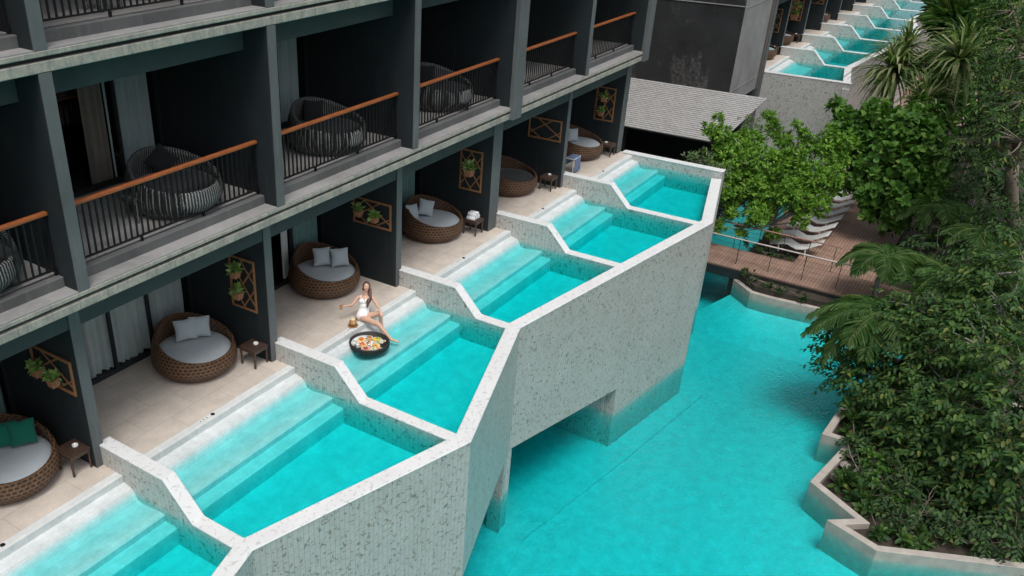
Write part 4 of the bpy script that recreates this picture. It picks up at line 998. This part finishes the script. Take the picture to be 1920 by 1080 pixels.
def frond(P0, d, L, droop, nl, lw, ll, stem, VS, lift=.5, side_angle=55):
    """a feather palm frond: arching rachis with leaflets on both sides"""
    d = np.asarray(d, float); d[2] = 0; d /= np.linalg.norm(d); u = np.linspace(0, 1, nl)
    X = np.asarray(P0) + d[None] * (L * u)[:, None] * (1 - .15 * u[:, None]); X[:, 2] += L * (lift * u - droop * u ** 2)
    stem.tube([tuple(x) for x in X[::3]], [.018 * (1 - .8 * q) for q in u[::3]], 5)
    T = np.gradient(X, axis=0); T /= np.linalg.norm(T, axis=1, keepdims=True); s = np.cross(T, [0, 0, 1]); s /= np.linalg.norm(s, axis=1, keepdims=True)
    k = u > .12
    for sg in (1, -1):
        a = R_(side_angle); D = T[k] * math.cos(a) + s[k] * sg * math.sin(a); D[:, 2] += .10 + RNG.normal(size=k.sum()) * .08 - .25 * u[k]
        w = np.sin(np.clip(u[k] * 1.02, 0, 1) * math.pi * .92 + .18)
        VS.append(leaf_blades(X[k], D, np.zeros_like(D) + [0, 0, 1] + RNG.normal(size=D.shape) * .2, ll * (.35 + .65 * w) * RNG.uniform(.9, 1.1, k.sum()), lw, .35))
def palm(name, label, base, top, n, L, droop, lw, ll, mat, dirs=None, nl=60, lift=.6, r=.06, group='palms in the garden'):
    t = thing(name, label, 'palm', tuple(base), group); tm = MB(); VS = []; st = MB()
    limb(tm, base, top, r, r * .8, .05, 6, 5)
    for i in range(n):
        a = (2 * math.pi * i / n + RNG.uniform(-.25, .25)) if dirs is None else dirs[i]
        frond(np.array(top) + RNG.normal(size=3) * .04, (math.cos(a), math.sin(a), 0), L * RNG.uniform(.8, 1.1), droop * RNG.uniform(.75, 1.25), nl, lw, ll, st, VS, lift * RNG.uniform(.6, 1.3))
    tm.build('trunk', 'grey_bark', t, True); st.build('frond_stems', 'leaf_areca', t); leaf_mesh('crown', np.concatenate(VS), mat, t)
    return t
# feather palms by the footbridge
p = at(1648, 588, 0, 19.6); palm('areca_palm', 'feather palm with a long frond hanging over the lagoon by the bridge', (p[0], p[1], -4.95), (p[0], p[1], p[2]), 11, 2.1, .66, .034, .58, 'leaf_areca', dirs=[R_(a) for a in (128, 112, 146, 95, 165, 70, 185, 40, 215, 0, 300)], lift=.38)
p = at(1665, 480, 0, 25.6); palm('areca_palm', 'soft green feather palm at the right end of the handrails', (p[0], p[1], PB), (p[0], p[1], p[2] - .1), 14, 1.7, .8, .030, .54, 'leaf_areca', lift=.7)
p = at(1780, 520, 0, 25.5); palm('areca_palm', 'dark feather palm among the shrubs right of the bridge', (p[0], p[1], PB), (p[0], p[1], -2.9), 11, 1.7, .8, .04, .48, 'leaf_areca', lift=.6)
p = at(1760, 370, 0, 31.0); palm('areca_palm', 'feather palm half hidden between the fig tree and the brown trunk', (p[0], p[1], PB), (p[0], p[1], p[2] - .3), 11, 1.9, .7, .04, .5, 'leaf_areca', lift=.5)
p = at(1850, 420, 0, 28.5); palm('areca_palm', 'feather palm in the shade below the leaning brown trunk', (p[0], p[1], PB), (p[0], p[1], p[2] - .3), 11, 1.7, .7, .04, .48, 'leaf_areca', lift=.5)
def strap_palm(label, heads, base):
    t = thing('screw_palm', label, 'palm', tuple(base), 'strap leaved palms beside the distant pools'); tm = MB(); VS = []
    for j, (h, L, n) in enumerate(heads):
        h = np.array(h); limb(tm, base, h, .10, .07, .10, 6, j + 50)
        # leaves radiate from the head in fans, arching and drooping at the tips
        d = rnd_dir(n, .25); side = np.cross(d, [0, 0, 1]); side /= np.maximum(np.linalg.norm(side, axis=1, keepdims=True), .05)
        l = RNG.uniform(.7, 1.15, n) * L; prev = np.repeat(h[None], n, 0); w = RNG.uniform(.07, .11, n) * L / 1.4
        a = d.copy()
        for sgm in range(3):
            dd = a.copy(); dd[:, 2] -= .38 * sgm; dd /= np.linalg.norm(dd, axis=1, keepdims=True)
            S = np.cross(dd, [0, 0, 1]); S /= np.maximum(np.linalg.norm(S, axis=1, keepdims=True), .05); nxt = prev + dd * (l / 3)[:, None]
            w0 = w * (.7, 1.0, .8)[sgm]; w1 = w * (1.0, .8, .02)[sgm]; up = np.cross(S, dd)
            v = np.stack([prev, prev + S * w0[:, None] / 2 + up * .01, nxt + S * w1[:, None] / 2 + up * .01, nxt, nxt - S * w1[:, None] / 2 + up * .01, prev - S * w0[:, None] / 2 + up * .01], 1)
            VS.append(v.reshape(-1, 3)); prev = nxt; a = dd
    tm.build('trunk', 'grey_bark', t, True); leaf_mesh('crown', np.concatenate(VS), 'leaf_palm', t)
b = at(1655, 262, 0, 36.0)
strap_palm('strap-leaved palm standing in front of the far tiled pool wall, left of its twin', [(at(1676, 130, 0, 36), 2.0, 190), (at(1700, 88, 0, 37), 1.7, 110)], (b[0], b[1], PB))
b = at(1765, 262, 0, 37.0)
strap_palm('strap-leaved palm right of its twin, among the bright shrubs below the distant pools', [(at(1800, 112, 0, 36), 2.0, 180), (at(1735, 188, 0, 34.5), 1.6, 110)], (b[0], b[1], PB))
tree('shrub', 'bright green bush between the two strap-leaved palms', 'shrub', (*at(1735, 215, 0, 36)[:2], PB), B([(1735, 130, 37.5, .7), (1750, 175, 37, .7), (1720, 210, 35.5, .6), (1790, 200, 36, .7), (1760, 235, 35, .7), (1800, 160, 38, .7)]), (.34, .15), 'leaf_fig', 'bark', .05, .5, .45, 'tuft', 'shrubs and plants in the beds', 77)

# ================================================================== seated woman
D0 = 20.43
def atd(px, py, dd):
    r = CAM_R.T @ np.array([(px - PCX) / FPX, (py - PCY) / FPX, 1.0]); return Vector(CAM_C + r * (D0 + dd))
def blob_mesh(name, prims, mat, parent, voxel=.008, smooth=4, nobuild=False):
    """one closed surface grown from tapered limbs and ellipsoids"""
    bm = bmesh.new()
    for p in prims:
        if p[0] == 'c':
            _, a, b, ra, rb = p; a, b = Vector(a), Vector(b); d = b - a; L = d.length
            q = d.to_track_quat('Z', 'Y'); r = bmesh.ops.create_uvsphere(bm, u_segments=14, v_segments=9, radius=1.0)['verts']
            for v in r:
                top = v.co.z > 1e-6; c = v.co * (rb if top else ra); c.z += L if top else 0; v.co = a + q @ c
        else:
            _, c, rx, ry, rz, M = p; r = bmesh.ops.create_uvsphere(bm, u_segments=16, v_segments=11, radius=1.0)['verts']
            for v in r: v.co = Vector(c) + M @ Vector((v.co.x * rx, v.co.y * ry, v.co.z * rz))
    me = bpy.data.meshes.new(name); bm.to_mesh(me); bm.free()
    o = bpy.data.objects.new(name, me); COL.objects.link(o)
    m = o.modifiers.new('r', 'REMESH'); m.mode = 'VOXEL'; m.voxel_size = voxel
    s = o.modifiers.new('s', 'SMOOTH'); s.factor = .5; s.iterations = smooth
    dg = bpy.context.evaluated_depsgraph_get(); dg.update(); m2 = bpy.data.meshes.new_from_object(o.evaluated_get(dg))
    o.modifiers.clear(); o.data = m2; bpy.data.meshes.remove(me); m2.name = name
    off = Vector(parent.matrix_basis.translation) if parent is not None else Vector((0, 0, 0))
    if parent is not None and parent.parent is not None: off = Vector(parent.parent.matrix_basis.translation)
    m2.transform(Matrix.Translation(-off)); m2.materials.clear(); m2.materials.append(MATS[mat]); m2.shade_smooth(); o.parent = parent
    return o
PELV = Vector((7.10, .06, .115))
wom = thing('person', 'woman in white swimsuit with long auburn hair sitting on the pool edge, holding orange juice', 'person', (7.10, .06, 0))
waist = atd(682.5, 580, -.03); chest = atd(684.5, 563, -.07); neck = atd(686, 552.5, -.09); head = atd(687, 538, -.14)
rs, ls = atd(671.8, 557, -.04), atd(699, 558.5, -.10)
re, rw, rh = atd(659.5, 572, -.06), atd(645.5, 574, -.19), atd(639.8, 574.5, -.23)
le, lw, lh = atd(707, 572, -.22), atd(712.6, 582, -.37), atd(714.5, 586, -.41)
rhip, lhip = Vector((7.06, .14, .10)), Vector((7.14, -.02, .10))
rk, ra, rt = Vector((7.02, -.47, .085)), Vector((7.06, -.79, -.215)), Vector((7.10, -.96, -.235))
lk, la, lt = Vector((7.24, -.344, .25)), Vector((7.215, -.405, -.17)), Vector((7.09, -.55, -.285))
ax = (rs - ls).normalized(); up = (neck - PELV).normalized(); fw = up.cross(ax).normalized()
if fw.dot(Vector(CAM_C) - chest) < 0: fw = -fw
TM = Matrix((ax, fw, up)).transposed()
prim = [('e', PELV + Vector((0, 0, .0)), .155, .115, .115, TM), ('e', (PELV + waist) / 2, .135, .10, .13, TM), ('e', waist, .118, .088, .12, TM),
        ('e', (waist + chest) / 2, .128, .095, .12, TM), ('e', chest, .15, .10, .12, TM), ('c', rs.lerp(ls, .1), ls.lerp(rs, .1), .056, .056),
        ('e', chest + ax * .065 + fw * .075 - up * .01, .06, .05, .055, TM), ('e', chest - ax * .065 + fw * .075 - up * .01, .06, .05, .055, TM),
        ('c', neck - up * .05, head, .050, .045),
        ('c', rs, re, .046, .036), ('c', re, rw, .036, .024), ('c', ls, le, .046, .036), ('c', le, lw, .036, .024),
        ('c', rhip, rk, .088, .058), ('c', rk, ra, .056, .034), ('c', ra, rt, .036, .024), ('c', lhip, lk, .088, .058), ('c', lk, la, .056, .034), ('c', la, lt, .036, .024)]
# head: skull, jaw, nose, ears; it looks up towards the camera
hf = (Vector(CAM_C) - head).normalized(); hf = (hf + fw * .25 + Vector((0, 0, -.12))).normalized(); hr = ax - hf * ax.dot(hf); hr.normalize(); hu = hr.cross(hf)
if hu.z < 0: hu = -hu
HM = Matrix((hr, hf, hu)).transposed()
def hp(x, y, z): return head + hr * x + hf * y + hu * z
prim += [('e', hp(0, -.012, .022), .073, .090, .093, HM), ('e', hp(0, .022, -.040), .054, .062, .062, HM), ('e', hp(0, .055, -.083), .026, .026, .022, HM),
         ('c', hp(0, .082, .018), hp(0, .104, -.014), .009, .014), ('e', hp(.074, -.005, -.005), .010, .018, .028, HM), ('e', hp(-.074, -.005, -.005), .010, .018, .028, HM),
         ('e', hp(.036, .062, -.022), .024, .024, .022, HM), ('e', hp(-.036, .062, -.022), .024, .024, .022, HM)]
def hand(wr, tip, nrm, curl, thumb):
    """palm, four bent fingers of unequal length and a thumb from the side of the palm"""
    d = (tip - wr).normalized(); s = d.cross(nrm).normalized(); n = s.cross(d); k = wr + d * .085
    ps = [('c', wr + d * .02 + s * .018, k + s * .026, .015, .012), ('c', wr + d * .02, k + s * .008, .016, .012), ('c', wr + d * .02 - s * .016, k - s * .026, .015, .012)]
    for i, L in enumerate((.072, .080, .075, .058)):
        b = k + s * (.028 - .0185 * i); a1 = d * math.cos(curl) - n * math.sin(curl); a2 = d * math.cos(2.1 * curl) - n * math.sin(2.1 * curl)
        m = b + a1 * L * .5; ps += [('c', b, m, .0095, .009), ('c', m, m + a2 * L * .5, .009, .0075)]
    b = wr + d * .035 + s * .026 * thumb; m = b + (d * .6 + s * thumb * .8 - n * .25).normalized() * .04
    ps += [('c', b, m, .012, .010), ('c', m, m + (d * .9 + s * thumb * .1 - n * .5).normalized() * .032, .010, .008)]
    return ps
camd = (Vector(CAM_C) - rh).normalized()
prim += hand(rw, rh, Vector((0, 0, 1)), .75, -1); prim += hand(lw, lw + (lh - lw).normalized() * .1 + Vector((-.02, -.02, -.01)), (camd + Vector((0, 0, 1))).normalized(), .35, 1)
blob_mesh('body', prim, 'skin', wom, .0065, 3)
g = .007
suit = [('e', PELV, .155 + g, .115 + g, .118 + g, TM), ('e', (PELV + waist) / 2, .135 + g, .10 + g, .13, TM), ('e', waist, .118 + g, .088 + g, .12, TM), ('e', (waist + chest) / 2 - up * .01, .128 + g, .095 + g, .115, TM),
        ('e', chest - up * .045, .140 + g, .095 + g, .075, TM), ('e', chest + ax * .065 + fw * .075 - up * .015, .06 + g, .05 + g, .055 + g, TM), ('e', chest - ax * .065 + fw * .075 - up * .015, .06 + g, .05 + g, .055 + g, TM)]
sw = blob_mesh('swimsuit', suit, 'swimwear', wom, .007, 3)
m = MB()
for s in (1, -1): m.tube([chest + ax * s * .075 + fw * .118 + up * .02, chest + ax * s * .09 + fw * .10 + up * .08, chest + ax * s * .095 + fw * .02 + up * .125, chest + ax * s * .085 - fw * .085 + up * .09, chest + ax * s * .07 - fw * .11 - up * .03], .009, 6)
m.build('shoulder_strap', 'swimwear', wom, True)
hair = [('e', hp(0, -.028, .038), .083, .092, .092, HM), ('e', hp(0, -.055, -.03), .078, .060, .09, HM), ('c', hp(.066, .015, .055), hp(.074, .012, -.07), .022, .020), ('c', hp(-.066, .015, .055), hp(-.078, .012, -.06), .024, .026),
        ('c', hp(0, .035, .098), hp(.062, .022, .055), .020, .020), ('c', hp(0, .035, .098), hp(-.062, .022, .055), .020, .020)]
s0 = hp(-.085, .0, -.06); s1 = ls + fw * .07 + ax * .05; s2 = chest - ax * .105 + fw * .125 - up * .03; s3 = chest - ax * .10 + fw * .13 - up * .15
hair += [('c', s0, s1, .036, .046), ('c', s1, s2, .046, .042), ('c', s2, s3, .042, .016), ('c', hp(.0, -.09, -.05), neck - fw * .10 - up * .10, .05, .04), ('c', s1 + up * .02, s2 + ax * .025 + up * .02, .03, .03)]
blob_mesh('hair', hair, 'hair', wom, .007, 2)
m = MB()
for s in (1, -1): m.lathe([(.0, -.003), (.008, -.002), (.009, .002), (.0, .004)], 10); o = m.v[-40:]; m.v[-40:] = [tuple(hp(s * .031 + p[0], .077 + p[2], .012 + p[1] * .55)) for p in o]
m.build('eyes', 'eye_dark', wom, True)
m = MB(); m.tube([hp(-.022, .078, -.043), hp(-.010, .0865, -.049), hp(.010, .0865, -.049), hp(.022, .078, -.043)], [.003, .006, .006, .003], 6); m.build('mouth', 'lip', wom, True)
# juice glass in her right hand
gp = rh + Vector((-.005, -.01, -.02)); gl = thing('juice_glass', 'small glass of orange juice in the raised hand of the woman', 'glass', tuple(gp))
m = MB(); m.lathe([(.0, -.035), (.026, -.035), (.033, .045), (.0, .045)], 16, tuple(gp)); m.build('juice', 'orange_juice', gl, True)
m = MB(); m.lathe([(.0, -.042), (.030, -.042), (.038, .062), (.0355, .062), (.028, -.038), (.0, -.038)], 16, tuple(gp)); m.build('tumbler', 'window_glass', gl, True)

# ================================================================== coconut and the floating breakfast tray
m = MB(); m.lathe([(.0, 0), (.10, 0), (.125, .012), (.12, .018), (.09, .010), (.0, .010)], 28); pl = m.build('wooden_plate', 'wood_plate', None, True); pl.location = (6.74, .06, .004); tag(pl, 'round wooden plate under the coconut on the pool coping', 'plate')
cn = thing('coconut', 'opened young coconut drink with straw on a wooden plate beside the woman', 'coconut', (6.74, .06, .014))
m = MB(); m.lathe([(.0, .0), (.06, .004), (.088, .045), (.092, .085), (.072, .135), (.050, .150)], 20, (6.74, .06, .014)); m.build('husk', 'coconut_husk', cn, True)
m = MB(); m.lathe([(.052, .150), (.060, .158), (.048, .172), (.030, .166), (.0, .160)], 20, (6.74, .06, .014)); m.build('cut_top', 'coconut_flesh', cn, True)
m = MB(); m.tube([(6.74, .06, .13), (6.72, .075, .27)], .006, 6); m.build('straw', 'ceramic', cn)
m = MB(); m.lathe([(.0, 0), (.03, .008), (.034, .02), (.0, .028)], 10, (6.70, .01, .10)); m.build('flower', 'coconut_flesh', cn, True)
TX, TY, TZ = 6.545, -.56, -.245
ty = thing('floating_tray', 'round black rattan tray floating on the pool, full of breakfast dishes', 'tray', (TX, TY, TZ))
m = MB(); m.lathe([(.0, 0), (.40, 0), (.435, .03), (.448, .145), (.438, .158), (.418, .150), (.412, .05), (.0, .042)], 56, (TX, TY, TZ)); m.build('basket', 'rattan_black', ty, True)
m = MB()
for k in range(56):
    a = 2 * math.pi * k / 56; m.tube([(TX + .438 * math.cos(a), TY + .438 * math.sin(a), TZ + .03), (TX + .452 * math.cos(a), TY + .452 * math.sin(a), TZ + .145)], .008, 5)
m.build('basket_ribs', 'rattan_black', ty)
zt = TZ + .046
DISH = [(-.20, .22, .105, 'egg_yellow', 'plate of eggs at the rear left of the floating tray', 'fruit_red'), (.0, .33, .065, 'fruit_red', 'small plate of red fruit at the far rim of the floating tray', 'salad_green'), (.0, .19, .06, 'bread_brown', 'small plate of toast between the eggs and the salad on the floating tray', 'pastry'), (-.28, -.05, .0, '', '', ''), (.16, .20, .115, 'salad_green', 'plate of green salad at the rear of the floating tray', 'egg_yellow'),
        (-.02, .06, .085, 'yoghurt', 'bowl of yoghurt with dark fruit in the middle of the floating tray', 'sauce'), (-.16, .0, .105, 'noodle', 'plate of fried noodles left of the middle of the floating tray', 'fruit_red'),
        (.13, -.06, .095, 'egg_yellow', 'plate of omelette right of the middle of the floating tray', 'bread_brown'), (-.07, -.19, .10, 'ham_pink', 'plate of ham in the front part of the floating tray', 'sauce'),
        (.08, -.26, .085, 'yoghurt', 'white dish with a cream sauce at the front rim of the floating tray', 'salad_green'), (.22, -.22, .075, 'ham_pink', 'small plate of cold cuts at the front right of the floating tray', 'pastry')]
# the tray is seen from the -x, -y side: local axes along and across the view
vx, vy = Vector((.61, -.79)), Vector((.79, .61))
def tp(u, v): return TX + vx.x * u + vy.x * v, TY + vx.y * u + vy.y * v
def heap(cx, cy, z, r, n, mat, parent, name, size=.025, seed=0):
    rr = random.Random(seed); bm = bmesh.new()
    for i in range(n):
        a, q = rr.uniform(0, 6.28), r * rr.uniform(0, 1) ** .6; s = size * rr.uniform(.6, 1.2)
        vv = bmesh.ops.create_icosphere(bm, subdivisions=1, radius=s)['verts']
        for v in vv: v.co = Vector((cx + q * math.cos(a) - parent.location.x + v.co.x * rr.uniform(.9, 1.3), cy + q * math.sin(a) - parent.location.y + v.co.y, z - parent.location.z + .012 + v.co.z * .65 + .02 * (1 - q / r)))
    me = bpy.data.meshes.new(name); bm.to_mesh(me); bm.free(); me.materials.append(MATS[mat]); o = bpy.data.objects.new(name, me); COL.objects.link(o); o.parent = parent
for i, (u, v, r, mat, lab, m2) in enumerate(DISH):
    if r == 0: continue
    x, y = tp(u, v); r *= 1.2; t = thing('plate', lab, 'plate', (x, y, zt), 'dishes on the floating tray'); t.location = (x, y, zt)
    m = MB(); m.lathe([(.0, 0), (r * .6, 0), (r, .018), (r * .97, .022), (r * .62, .008), (.0, .008)], 28, (x, y, zt)); m.build('dish', 'ceramic', t, True)
    heap(x, y, zt, r * .80, 34, mat, t, 'food', r * .25, i); heap(x, y, zt + .014, r * .6, 12, m2, t, 'topping', r * .2, i + 30)
for i, (u, v, h, lab) in enumerate([(-.31, .10, .09, 'white coffee pot at the left rim of the floating tray'), (-.34, .0, .06, 'white cup behind the front left rim of the floating tray'), (-.26, -.13, .10, 'white milk jug at the front left of the floating tray')]):
    x, y = tp(u, v); t = thing('jug', lab, 'jug', (x, y, zt), 'white jugs on the floating tray')
    m = MB(); m.lathe([(.0, 0), (.035, 0), (.045, h * .4), (.032, h * .85), (.036, h), (.030, h), (.026, h * .85), (.0, h * .7)], 18, (x, y, zt)); m.build('pot', 'ceramic', t, True)
    m = MB(); m.tube([(x - .04, y, zt + h * .3), (x - .07, y, zt + h * .45), (x - .065, y, zt + h * .75), (x - .032, y, zt + h * .8)], .006, 6); m.build('handle', 'ceramic', t, True)
for i, (u, v, mat, lab) in enumerate([(.27, .06, 'pastry', 'small bowl of jam at the right rim of the floating tray'), (.33, .13, 'bread_brown', 'small bowl of nuts at the far right rim of the floating tray'), (.25, .17, 'yoghurt', 'small bowl of cream beside the salad on the floating tray'), (.19, .06, 'salad_green', 'small bowl of herbs right of the middle of the floating tray')]):
    x, y = tp(u, v); t = thing('bowl', lab, 'bowl', (x, y, zt), 'small bowls on the floating tray')
    m = MB(); m.lathe([(.0, 0), (.025, 0), (.045, .03), (.041, .03), (.022, .008), (.0, .008)], 18, (x, y, zt)); m.build('dish', 'ceramic', t, True)
    heap(x, y, zt + .008, .022, 6, mat, t, 'food', .016, i + 60)
